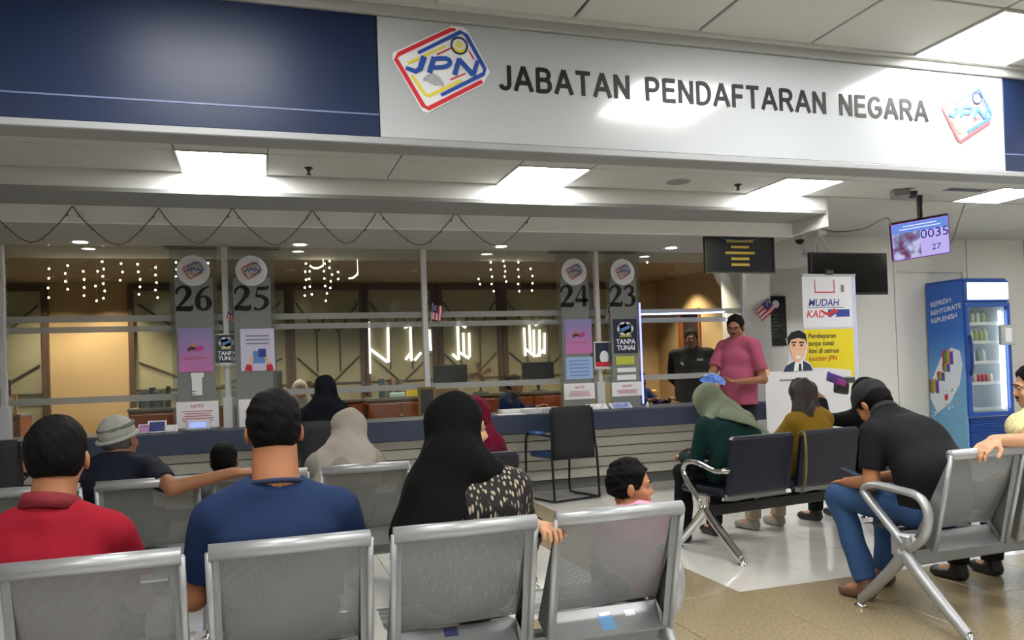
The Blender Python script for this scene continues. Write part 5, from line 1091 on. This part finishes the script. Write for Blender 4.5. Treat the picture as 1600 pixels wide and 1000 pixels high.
    for sd in 'LR':
        if sleeve == 'long': S += [(cone(j['s' + sd], j['e' + sd], .064 * s, .053 * s), .03), (cone(j['e' + sd], j['w' + sd] * .97 + j['e' + sd] * .03, .053 * s, .040 * s, True), .02)]
        else: S += [(cone(j['s' + sd], j['s' + sd] * (1 - sleeve_f) + j['e' + sd] * sleeve_f, .064 * s, .062 * s, True), .03)]
    nk = j['nck']; nd = nb_ - nk; nd = nd / np.linalg.norm(nd)
    SN += [(cone(nk + nd * .012 * s, nk + nd * .12 * s, (nkr + .002) * s, (nkr + .004) * s), .004)]
    msh = shirt_m or mat('cloth_' + shirt, shirt, .85, var=.06, vscale=6, bump=.15, bscale=350, spec=.2)
    hem = shirt_hem if shirt_hem is not None else (j['pel'][2] - .11 * s if sit else j['pel'][2] - .10 * s)
    so = run('shirt' if not jacket else 'jacket', S, SN, msh, h, noise, 24, sd_, cuts=[((0, 0, hem), (0, 0, -1))], st=foldst)
    if not hijab:
        e1 = np.cross(nd, A_((0, 1, 0))); e1 = e1 / np.linalg.norm(e1); e2 = np.cross(e1, nd); c0 = nk + nd * (.012 if collar else .004) * s; rr_ = (nkr + .010) * s
        if collar:
            n_ = 26; vs = []
            for i in range(n_ + 1):
                a = -PI / 2 + .22 + (2 * PI - .44) * i / n_   # opening at the front (+Y)
                dr_ = -e1 * math.sin(a) * 0 + (e1 * math.cos(a + PI) + e2 * math.sin(a + PI)) 
                for (ro, hgt) in ((rr_ + .014 * s, -.012), (rr_ + .006 * s, .034), (rr_ - .001, .036), (rr_ + .002, -.012)): vs.append(c0 + dr_ * ro + nd * hgt * s)
            MB().add(vs, [(4 * i + k, 4 * i + (k + 1) % 4, 4 * i + 4 + (k + 1) % 4, 4 * i + 4 + k) for i in range(n_) for k in range(4)]).build('collar', mat('collar_' + (ncol or shirt), ncol or shirt, .8, bump=.2, bscale=200), root, True)
        else: MB().tube([c0 + (e1 * math.cos(a) + e2 * math.sin(a)) * rr_ for a in np.linspace(0, 2 * PI, 29)[:-1]], .0085 * s, 8, True).build('neckband', mat('collar_' + (ncol or shirt), ncol or shirt, .8, bump=.2, bscale=200), root, True)
    # trousers
    Tp = [(tors(j['pel'], j['wst'] * .6 + j['pel'] * .4, ((.168 * wv + .004) * s, (.124 + .002 + b * .5) * s), ((.152 * wv + b * .5) * s, (.107 + b * .8) * s), hp), .03)]
    for sd in 'LR': Tp += [(cone(j['h' + sd], j['k' + sd], .094 * s, .070 * s), .03), (cone(j['k' + sd], j['a' + sd], .068 * s, .060 * s, True), .02)]
    run('trousers', Tp, [], mat('cloth_' + legs_c, legs_c, .85, var=.08, vscale=7, bump=.12, bscale=300, spec=.2), max(h, .009), .003, 20, sd_ + 1)
    for sd in 'LR':
        a_, t_ = j['a' + sd], j['t' + sd]; pr = [(tors(a_ * .8 + t_ * .2 - A_((0, 0, .045)) * s, t_ - A_((0, 0, .004)), (.046 * s, .04 * s), (.045 * s, .032 * s), (1, 0, 0)), .02), (cone(a_, a_ - A_((0, .015, .05)) * s, .045 * s, .045 * s), .02)]
        run('shoe', pr, [], mat('shoe_' + shoes, shoes, .4), .01, cuts=[((0, 0, .004), (0, 0, -1))])
    s = s0 * hs; T = lambda p: H + R @ (A_(p) * s)
    mh = hair_m or M_hair
    if hijab:
        hw, hd, hz, fo = hijab
        HP = [(ell(T((0, -.018, .03)), A_((.092, .112, .108)) * s, R), .02), (ell(T((0, .005, -.055)), A_((.082, .092, .085)) * s, R), .04),
              (tors(T((0, -.022, .0)), A_(hem_at) if hem_at is not None else A_((j['chs'][0], j['chs'][1] + fo, hz)), (.088 * s, .098 * s), (hw, hd), sh), .03),
              (cone(j['sL'] * .8 + nk * .2 + A_((0, 0, .0)), nk, .075 * s, .085 * s), .06), (cone(j['sR'] * .8 + nk * .2, nk, .075 * s, .085 * s), .06)]
        HN = [(ell(T((0, .105, -.012)), A_(face_o) * s, R), .01)]
        run('hijab', HP, HN, mat('hijab_' + hijab_c, hijab_c, .88, var=.05, vscale=5, bump=.1, bscale=250, spec=.12), h, .0035, 26, sd_ + 3, cuts=[((j['chs'][0], j['chs'][1], hz), hem_n)], st=(1.3, 1.3, .5))
    elif hair == 'short':
        HP = [(ell(T((0, -.012, .042)), A_((.084, .103, .095)) * s, R), .02), (ell(T((0, -.045, -.008)), A_((.072, .064, .066)) * s, R), .03)]
        HN = [(ell(T((0, .114, -.008)), A_((.092, .088, .100)) * s, R), .010), (ell(T((-.088, .0, -.018)), A_((.02, .026, .036)) * s, R), .006), (ell(T((.088, .0, -.018)), A_((.02, .026, .036)) * s, R), .006)]
        run('hair', HP, HN, mh, h * .8, .0016 + rubber, 95, sd_ + 4, cuts=[(T((0, 0, -.062)), R @ A_((0, -.25, -1)))])
    elif hair == 'long':
        HP = [(ell(T((0, -.014, .040)), A_((.088, .104, .096)) * s, R), .02), (tors(T((0, -.045, .03)), T((.01, -.085, -.24)), (.088 * s, .070 * s), (.135 * s, .055 * s)), .04), (tors(T((.03, -.06, -.10)), T((.11, -.06, -.25)), (.08 * s, .06 * s), (.075 * s, .045 * s)), .05)]
        HN = [(ell(T((0, .105, -.03)), A_((.085, .085, .11)) * s, R), .012)]
        run('hair', HP, HN, mh, h, .006, 40, sd_ + 4, st=(1.6, 1.6, .3))
    elif hair == 'kopiah':
        mk = mat('knit_cap', '#a4a59e', .9, bump=.6, bscale=90); mk2 = mat('knit_cap_dark', '#6c6e6a', .9, bump=.6, bscale=90)
        run('knit_cap', [(ell(T((0, -.014, .050)), A_((.088, .104, .088)) * s, R), .02)], [], mk, h, .0015, 80, 3, cuts=[(T((0, 0, .0)), R @ A_((0, .25, -1)))])
        MB().tube([T((.092 * math.cos(a), -.014 + .108 * math.sin(a), .018 + .026 * math.sin(a) * .9)) for a in np.linspace(0, 2 * PI, 33)[:-1]], .012 * s, 8, True).build('cap_band', mk, root, True)
        MB().tube([T((.082 * math.cos(a), -.014 + .096 * math.sin(a), .075 + .02 * math.sin(a))) for a in np.linspace(0, 2 * PI, 33)[:-1]], .011 * s, 8, True).build('cap_band', mk2, root, True)
        HP = [(ell(T((0, -.02, .0)), A_((.080, .092, .065)) * s, R), .02)]; run('hair', HP, [(ell(T((0, .1, -.03)), A_((.095, .085, .1)) * s, R), .012)], mat('grey_hair', '#55504c', .8), h, .002, 90, 2, cuts=[(T((0, 0, .01)), R @ A_((0, 0, 1)))])
    if cap:
        mc = mat('black_cap', '#101114', .75)
        run('cap', [(ell(T((0, -.012, .052)), A_((.090, .108, .090)) * s, R), .02), (tors(T((0, .07, .045)), T((0, .16, .028)), (.075 * s, .008 * s), (.055 * s, .006 * s), R[:, 0]), .02)], [], mc, h * .8, cuts=[(T((0, 0, .028)), R @ A_((0, .12, -1)))])
    if face:
        for sx in (-1, 1):
            e = MB().ball(T((sx * .030, .0765, .006)), .0120 * s, 10, 7).build('eye', M_eye, root, True); MB().ball(T((sx * .030, .0842, .006)), .0058 * s, 8, 6).build('iris', M_iris, e, True)
            MB().tube([T((sx * .014, .0960, .026)), T((sx * .030, .0955, .031)), T((sx * .047, .083, .026))], [.003 * s, .0042 * s, .002 * s], 6).build('eyebrow', M_hair, root, True)
            MB().tube([T((sx * .018, .0855, .0115)), T((sx * .030, .0885, .0145)), T((sx * .043, .082, .011))], .0034 * s, 5).build('eyelid', ms, root, True)
        MB().ball(T((0, .0890, -.056)), A_((.021, .0085, .0075)) * s, 12, 6, Matrix(R.tolist())).build('lips', M_lip, root, True)
        if moustache: MB().ball(T((0, .0935, -.042)), A_((.026, .008, .006)) * s, 12, 6, Matrix(R.tolist())).build('moustache', M_hair, root, True)
        if glasses:
            g = MB()
            for sx in (-1, 1):
                g.tube([T((sx * .032 + .023 * math.cos(a), .103, .004 + .016 * math.sin(a))) for a in np.linspace(0, 2 * PI, 17)[:-1]], .0018 * s, 6, True); g.tube([T((sx * .055, .101, .008)), T((sx * .083, .0, .006))], .0016 * s, 5)
            g.tube([T((-.009, .104, .006)), T((.009, .104, .006))], .0018 * s, 5); g.build('glasses', M_black, root)
    root['j'] = 0; del root['j']
    return root, j
def L(root, p):   # world point to the person's own frame
    v = Vector(p) - root[0]; return (Matrix.Rotation(-root[1], 3, 'Z') @ v)[:]
def loc_of(x, y, rz): return (Vector((x, y, 0)), rz)

# --- front row
person('man in a red polo shirt seen from behind in the front row', (-.62, 2.80, 0), 0, 1.0, J={'hd': (.012, .03, 1.08), 'nck': (.0, -.03, .925), 'sL': (-.175, -.035, .835), 'sR': (.175, -.035, .835), 'chs': (0, -.045, .76), 'wst': (0, .01, .66), 'eL': (-.23, .08, .60), 'eR': (.23, .08, .60)},
       shirt='#860f22', collar=True, skin='a', wide=1.02, face=False, h=.007, legs_c='#20242c', head=(0, .05, 0), hs=1.03, nkr=.066, ncol='#6e0a1a')
person('broad man in a navy blue T-shirt seen from behind in the front row', (.045, 2.80, 0), 0, 1.02, J={'hd': (.0, .03, 1.130), 'nck': (.0, -.03, .955), 'sL': (-.205, -.03, .855), 'sR': (.205, -.03, .855), 'chs': (0, -.045, .80), 'wst': (0, .01, .68), 'eL': (-.27, .03, .60), 'eR': (.27, .05, .60)},
       shirt='#1a2b4c', collar=False, skin='a', wide=1.18, belly=.02, face=False, h=.007, legs_c='#1c1f28', hs=1.05, nkr=.076, ncol='#142240')
M_print = bpy.data.materials.new('black_dress_cream_marks'); M_print.use_nodes = True; nt = M_print.node_tree; bs = nt.nodes['Principled BSDF']; bs.inputs['Roughness'].default_value = .85
tc = nt.nodes.new('ShaderNodeTexCoord'); mp = nt.nodes.new('ShaderNodeMapping'); mp.inputs['Scale'].default_value = (72, 72, 18); mp.inputs['Rotation'].default_value = (0, .25, 0); vo = nt.nodes.new('ShaderNodeTexVoronoi'); vo.inputs['Scale'].default_value = 1; vo.inputs['Randomness'].default_value = .55
nt.links.new(tc.outputs['Object'], mp.inputs[0]); nt.links.new(mp.outputs[0], vo.inputs['Vector']); rp = nt.nodes.new('ShaderNodeValToRGB'); nt.links.new(vo.outputs['Distance'], rp.inputs[0]); nt.links.new(rp.outputs[0], bs.inputs['Base Color'])
rp.color_ramp.elements[0].color = rgb('#a89a84'); rp.color_ramp.elements[0].position = .26; rp.color_ramp.elements[1].color = rgb('#0a0908'); rp.color_ramp.elements[1].position = .38
person('woman in a long black hijab and cream-flecked dress in the front row', (.70, 2.80, 0), 0, 1.0, J={'hd': (-.008, .05, 1.095), 'nck': (-.01, -.02, .965), 'sL': (-.17, -.04, .88), 'sR': (.17, -.03, .88), 'chs': (0, -.045, .82), 'wst': (0, .01, .68), 'eR': (.22, .04, .66), 'wR': (.195, -.17, .765), 'eL': (-.22, .03, .66)},
       head=(-1.58, -.05, 0), skin='c', shirt_m=M_print, sleeve='long', hijab=(.175, .15, .84, -.01), hem_at=(-.12, -.08, .74), hem_n=(.60, -.1, -1), hijab_c='#060707', legs_c='#14130f', h=.0065, wide=1.08, hands={'R': dict(d=(.15, -.8, .1), n=(0, 0, -1), curl=.95, thumb=1)}, shirt_hem=.40, face_o=(.066, .078, .095))
person('small boy in a pink shirt looking to his right, end of the front row', (1.37, 2.84, 0), -.2, .68, J={'hd': (.0, .02, .835), 'nck': (0, -.02, .745), 'sL': (-.115, -.02, .705), 'sR': (.115, -.02, .705), 'chs': (0, -.02, .66), 'wst': (0, -.01, .58), 'pel': (0, 0, .50), 'hL': (-.06, 0, .49), 'hR': (.06, 0, .49), 'eL': (-.14, .05, .58), 'eR': (.14, .05, .58), 'wL': (-.08, .17, .53), 'wR': (.08, .17, .53),
       'kL': (-.07, .26, .47), 'kR': (.07, .26, .47), 'aL': (-.08, .3, .2), 'aR': (.08, .3, .2), 'tL': (-.08, .38, .15), 'tR': (.08, .38, .15)}, skin='a', shirt='#cf90aa', legs_c='#3c3f52', h=.005, head=(-1.75, -.04, 0), rubber=.001, hs=1.22)
# --- second row
person('man in a grey knitted cap with his arm along the seat backs', (-.74, 4.78, 0), 0, 1.0, J={'hd': (.01, .02, 1.01), 'nck': (.0, -.02, .90), 'sL': (-.18, -.03, .83), 'sR': (.175, -.09, .85), 'chs': (0, -.04, .77), 'wst': (0, -.02, .64), 'eR': (.31, -.37, .775), 'wR': (.60, -.40, .835), 'eL': (-.24, .05, .6)},
       skin='b', shirt='#191d2a', hair='kopiah', head=(-.5, .05, -.1), hands={'R': dict(d=(1, .25, .0), n=(0, .3, -1), curl=.3)}, h=.0075, legs_c='#1e2230', face=True)
person('little boy with short black hair behind the outstretched arm', (-.20, 4.80, 0), 0, .66, J={'hd': (0, .02, .85), 'nck': (0, -.01, .76), 'sL': (-.11, -.02, .715), 'sR': (.11, -.02, .715), 'chs': (0, -.02, .66), 'wst': (0, 0, .58), 'pel': (0, 0, .50), 'hL': (-.06, 0, .49), 'hR': (.06, 0, .49), 'eL': (-.14, .05, .58), 'eR': (.14, .05, .58), 'wL': (-.08, .17, .53), 'wR': (.08, .17, .53),
       'kL': (-.08, .28, .47), 'kR': (.08, .28, .47), 'aL': (-.08, .3, .2), 'aR': (.08, .3, .2), 'tL': (-.08, .38, .15), 'tR': (.08, .38, .15)}, skin='b', shirt='#5a5f66', legs_c='#2a2c34', face=False, hs=1.3)
person('woman in a cream hijab looking left in the second row', (.47, 4.80, 0), 0, .97, J={'hd': (.02, .04, .985), 'nck': (.0, -.02, .875), 'sL': (-.165, -.03, .80), 'sR': (.165, -.03, .80), 'chs': (0, -.04, .75), 'wst': (0, -.02, .62)},
       skin='c', shirt='#8f8a82', sleeve='long', hijab=(.22, .17, .66, 0), hijab_c='#aaa298', head=(1.15, -.12, 0), face=True, legs_c='#3a3a3e', h=.008)
person('woman in a maroon hijab in the navy padded seat', (1.27, 4.95, 0), 0, .97, J={'hd': (.04, .03, 1.03), 'nck': (.0, -.02, .92), 'sL': (-.165, -.03, .84), 'sR': (.165, -.03, .84), 'chs': (0, -.04, .78), 'wst': (0, -.02, .64)},
       skin='a', shirt='#5a1428', sleeve='long', hijab=(.215, .15, .70, 0), hijab_c='#6e1530', head=(.1, 0, 0), face=False, legs_c='#2c1a20')
# --- at the counter and behind it
person('woman in a black hijab sitting at the counter, back to us', (.56, 7.36, 0), 0, 1.0, J={'hd': (.01, .03, 1.20)}, skin='a', shirt='#14161c', sleeve='long', hijab=(.24, .17, .78, 0), hijab_c='#101218', face=False, legs_c='#14161c', h=.0095, head=(.2, 0, 0))
person('clerk in a pale hijab facing the woman in black across the counter', (.44, 9.25, 0), PI, .97, J={'hd': (0, .03, 1.17)}, skin='c', shirt='#3a3f55', sleeve='long', hijab=(.2, .15, .86, 0), hijab_c='#c8bfb6', h=.009)
person('smiling officer in navy uniform behind the counter, turned right', (2.87, 9.10, 0), PI + .95, .98, J={'hd': (0, .04, 1.14), 'nck': (0, -.01, 1.02), 'wL': (-.02, .34, .88), 'wR': (.14, .34, .88), 'eL': (-.21, .1, .8), 'eR': (.22, .1, .8)}, skin='a', shirt='#1c2c5c', sleeve='long', collar=True, h=.008, hair='short', legs_c='#1c2440')
person('officer in navy sleeves half hidden behind sign 23', (4.50, 9.05, 0), PI + .2, .98, J={'hd': (0, .04, 1.13), 'wL': (-.15, .42, .90), 'wR': (.14, .40, .90), 'eL': (-.24, .16, .82), 'eR': (.24, .16, .82)}, skin='b', shirt='#1c2c5c', sleeve='long', h=.009, legs_c='#1c2440')
gd, gj = person('guard in a black jacket standing with hands behind his back', (5.24, 8.98, 0), PI - .55, 1.03, sit=False, J={'wL': (-.13, -.20, .98), 'wR': (.13, -.20, .98), 'eL': (-.27, -.10, 1.16), 'eR': (.27, -.10, 1.16)}, skin='b', shirt='#17181b', sleeve='long', collar=True, jacket=True, wide=1.18, belly=.03, legs_c='#121316', h=.0085, moustache=False)
MB().box((-.10, .155, 1.37), (.075, .008, .025)).build('name_tag', M_paper, gd); MB().poly([(0, 0), (.04, .02), (.05, .05), (.02, .045)], .004).build('chest_badge', M_paper, gd, loc=(.09, .155, 1.30))
root = loc_of(4.80, 7.30, PI * .5 + .35); rz = root[1]
pk, pj = person('man in a pink T-shirt and glasses standing at the counter holding blue papers', (4.80, 7.30, 0), rz, 1.06, sit=False, J={'wL': L(root, (4.66, 7.08, 1.12)), 'wR': L(root, (4.41, 7.16, 1.15)), 'eL': L(root, (4.94, 7.06, 1.13)), 'eR': L(root, (4.58, 7.45, 1.20))},
       skin='b', shirt='#9c4c64', wide=1.02, belly=.03, legs_c='#15161a', h=.008, head=(.35, -.22, 0), glasses=True, moustache=True, hands={'L': dict(d=L((Vector((0, 0, 0)), rz), (-1, .1, .05)), n=(0, 0, 1), curl=.5, thumb=1), 'R': dict(d=L((Vector((0, 0, 0)), rz), (-.9, -.3, .0)), n=(0, 0, 1), curl=.4, thumb=-1)})
t = empty('papers', (4.33, 7.06, 1.15), 0, 'blue crumpled leaflet held by the man in pink', 'leaflet')
MB().add([(-.12, -.02, .03), (-.02, -.05, .06), (.1, -.03, .03), (.16, -.02, -.03), (-.10, -.06, -.04), (.0, -.08, -.03), (.12, -.05, -.06), (-.14, 0, 0)], [(0, 7, 4, 5, 1), (1, 5, 6, 2), (2, 6, 3)]).build('sheet', mat('leaflet_blue', '#4c74c4', .4, var=.5, vscale=22), t)
MB().add([(-.08, .02, .05), (.02, .0, .075), (.1, .02, .04), (-.08, .0, .0), (.08, .0, -.02)], [(0, 3, 4, 2, 1)]).build('sheet', mat('leaflet_pale', '#9db4e4', .4), t)
# --- navy bench at right
Rb = math.radians(8)
root = loc_of(3.27, 4.92, Rb)
person('woman in a sage hijab and teal tunic leaning forward on the navy bench', (3.22, 4.92, 0), Rb, 1.0, J={'hd': (-.07, .24, 1.03), 'nck': (-.03, .13, .935), 'chs': (-.02, .05, .82), 'wst': (0, -.01, .67), 'sL': (-.23, .08, .86), 'sR': (.19, .10, .86), 'eL': (-.27, .15, .62), 'wL': (-.16, .43, .62), 'eR': (.22, .25, .64), 'wR': (.02, .45, .62), 'kL': (-.16, .45, .50), 'aL': (-.20, .40, .09), 'tL': (-.22, .53, .035)},
       skin='c', shirt='#0f302f', sleeve='long', hijab=(.15, .10, .80, 0), hem_at=(.02, .04, .88), hem_n=(.35, -.2, -1), hijab_c='#7c8470', head=(.45, -.55, 0), legs_c='#101114', h=.007, wide=1.35, shirt_hem=.42, belly=.03)
t = empty('mobile_phone', L((Vector((0, 0, 0)), 0), (3.06, 5.42, .64)), .3, 'dark phone held by the woman in the sage hijab', 'phone'); MB().box((0, 0, 0), (.075, .15, .01), Matrix.Rotation(-.5, 3, 'X'), .004).build('case', M_black, t)
MB().box((0, 0, .006), (.066, .135, .001), Matrix.Rotation(-.5, 3, 'X')).build('screen', mat('phone_glass', '#2c3238', .1), t)
# sage scarf tail across her back
o = MB().tube(cat_rom([(3.10, 4.95, .97), (3.20, 4.85, .925), (3.29, 4.78, .865), (3.34, 4.72, .80)], 6), [.07, .075, .072, .068, .064, .06, .055, .05, .045, .04, .036, .032, .029, .026, .023, .02, .017, .014, .010], 12, flat=.28, up=(0, -.7, .7)).build('scarf_tail', MATS['hijab_#7c8470'], None, True); tag(o, 'sage scarf end lying down the back of the teal tunic', 'scarf')
person('woman with long dark brown hair and a mustard top on the navy bench', (3.85, 5.00, 0), Rb, 1.0, J={'hd': (-.0, .02, 1.045), 'nck': (0, -.03, .93), 'sL': (-.16, -.03, .86), 'sR': (.165, -.03, .86), 'chs': (0, -.04, .79), 'wst': (0, -.02, .65)}, skin='c', shirt='#8c6c20', sleeve='long', hair='long', hair_m=mat('brown_hair', '#2c1d18', .5, bump=.5, bscale=120, stretch=(1, 1, .15)), legs_c='#b9a892', shoes='#9a9288', face=False, head=(-.75, 0, 0))
root = loc_of(4.49, 5.08, Rb)
person('woman in a black hijab raising a purple pouch on the navy bench', (4.49, 5.08, 0), Rb, .98, J={'hd': (-.0, .04, 1.03), 'nck': (0, -.02, .93), 'sL': (-.165, -.02, .85), 'sR': (.165, -.03, .85), 'chs': (0, -.04, .78), 'wst': (0, -.02, .64), 'eL': (-.28, .18, .84), 'wL': (-.20, .27, 1.0)}, skin='c', shirt='#121318', sleeve='long', hijab=(.21, .15, .70, 0), hijab_c='#0f1013', face=False, head=(.3, 0, 0), legs_c='#15161a',
       hands={'L': dict(d=(-.8, .1, .45), n=(.2, 1, 0), curl=.5, thumb=1)})
p = yp(1315, 597, 5.32); t = empty('pouch', p, .2, 'purple and pink patterned pouch held up before the banner', 'pouch')
MB().box((-.07, 0, .03), (.20, .03, .08), Matrix.Rotation(.28, 3, 'Y'), .012).build('flap', mat('purple_foil', '#6a4ab0', .3, var=.5, vscale=12), t); MB().box((-.02, -.004, .0), (.12, .034, .06), Matrix.Rotation(.28, 3, 'Y'), .012).build('patch', mat('magenta_foil', '#c03fb4', .3), t)
MB().box((.0, .005, -.045), (.17, .035, .10), Matrix.Rotation(.15, 3, 'Y'), .015).build('body', M_black, t); MB().box((.09, .0, .015), (.13, .03, .055), None, .01).build('clasp', mat('grey_leather', '#55555a', .4), t)
p = yp(1328, 655, 5.2); t = empty('mobile_phone', p, 0, 'white lit phone held by the woman in the black hijab on the bench', 'phone'); MB().box((0, 0, 0), (.075, .01, .14), Matrix.Rotation(.6, 3, 'Y'), .004).build('case', M_paper, t); MB().box((0, -.006, 0), (.066, .002, .125), Matrix.Rotation(.6, 3, 'Y')).build('screen', emitter('phone_lit', '#dfe8ff', .9), t)
# --- right bench
root = loc_of(3.27, 3.24, 0)
G = lambda x, y, z: L(root, (x, y, z))
person('man in a dark grey polo and jeans bent over his phone on the right bench', (3.27, 3.24, 0), 0, 1.02, J={'pel': (0, .02, .55), 'wst': (-.01, .02, .72), 'chs': (-.03, .13, .87), 'nck': (-.02, .30, .985), 'hd': (.0, .42, 1.045), 'sL': (-.21, .20, .90), 'sR': (.17, .22, .90), 'eL': (-.235, .20, .655), 'wL': (-.16, .47, .62), 'eR': (.20, .30, .66), 'wR': (.02, .52, .62),
       'hL': (-.10, .04, .53), 'hR': (.10, .04, .53), 'kL': (-.16, .54, .53), 'aL': (-.17, .34, .10), 'tL': (-.20, .47, .035), 'kR': (.14, .50, .52), 'aR': (.12, .52, .10), 'tR': (.12, .64, .04)},
       skin='a', shirt='#17181b', collar=True, wide=1.12, belly=.015, legs_c='#334f78', shoes='#6a4a38', h=.0068, head=(.15, -.75, 0), hair='short', cap=True, face=True, shirt_hem=.50)
p = G(3.19, 3.80, .63); t = empty('mobile_phone', (3.19, 3.78, .66), .2, 'black phone in the hands of the man in grey', 'phone'); MB().box((0, 0, 0), (.065, .12, .01), Matrix.Rotation(.3, 3, 'X'), .004).build('case', M_black, t); MB().box((0, 0, .006), (.058, .11, .001), Matrix.Rotation(.3, 3, 'X')).build('screen', MATS['phone_glass'], t)
root = loc_of(3.97, 3.22, 0)
person('man in a pale yellow patterned shirt at the right edge, arm over the seat back', (3.97, 3.22, 0), 0, 1.0, J={'hd': (.02, .05, 1.115), 'nck': (.0, -.02, .985), 'sL': (-.19, -.02, .91), 'sR': (.19, .04, .92), 'chs': (0, -.03, .84), 'eL': (-.37, -.26, .875), 'wL': (-.655, -.285, .895)}, skin='c', shirt_m=mat('yellow_print_shirt', '#c8bd8a', .85, var=.3, vscale=40), collar=True, legs_c='#16171b', h=.006, wide=1.1,
       head=(.95, -.12, 0), moustache=True, hands={'L': dict(d=(-.80, -.15, -.25), n=(.1, .25, -1), curl=.55, thumb=1)}, shoes='#17181a')
o = MB().box((0, 0, 0), (.06, .006, .20), None, .003).build('lanyard_tag', M_black, None, loc=(3.74, 2.99, .62)); o.location = (3.72, 3.02, .62); tag(o, 'black tag hanging behind the yellow shirted man', 'tag')

# ------------------------------------------------------------------ lettering to plain meshes, fitted to its width
bpy.context.view_layer.update()
dg = bpy.context.evaluated_depsgraph_get()
for o in [x for x in list(SC.objects) if x.type == 'FONT']:
    me = bpy.data.meshes.new_from_object(o.evaluated_get(dg)); n = bpy.data.objects.new('lettering', me); COL.objects.link(n)
    n.parent = o.parent; n.location = o.location; n.rotation_euler = o.rotation_euler; n['kind'] = 'stuff'
    for q, wd_ in TEXTW:
        if q == o: n.scale = (wd_ / (max(v.co.x for v in me.vertices) - min(v.co.x for v in me.vertices)), 1, 1)
    bpy.data.objects.remove(o, do_unlink=True)
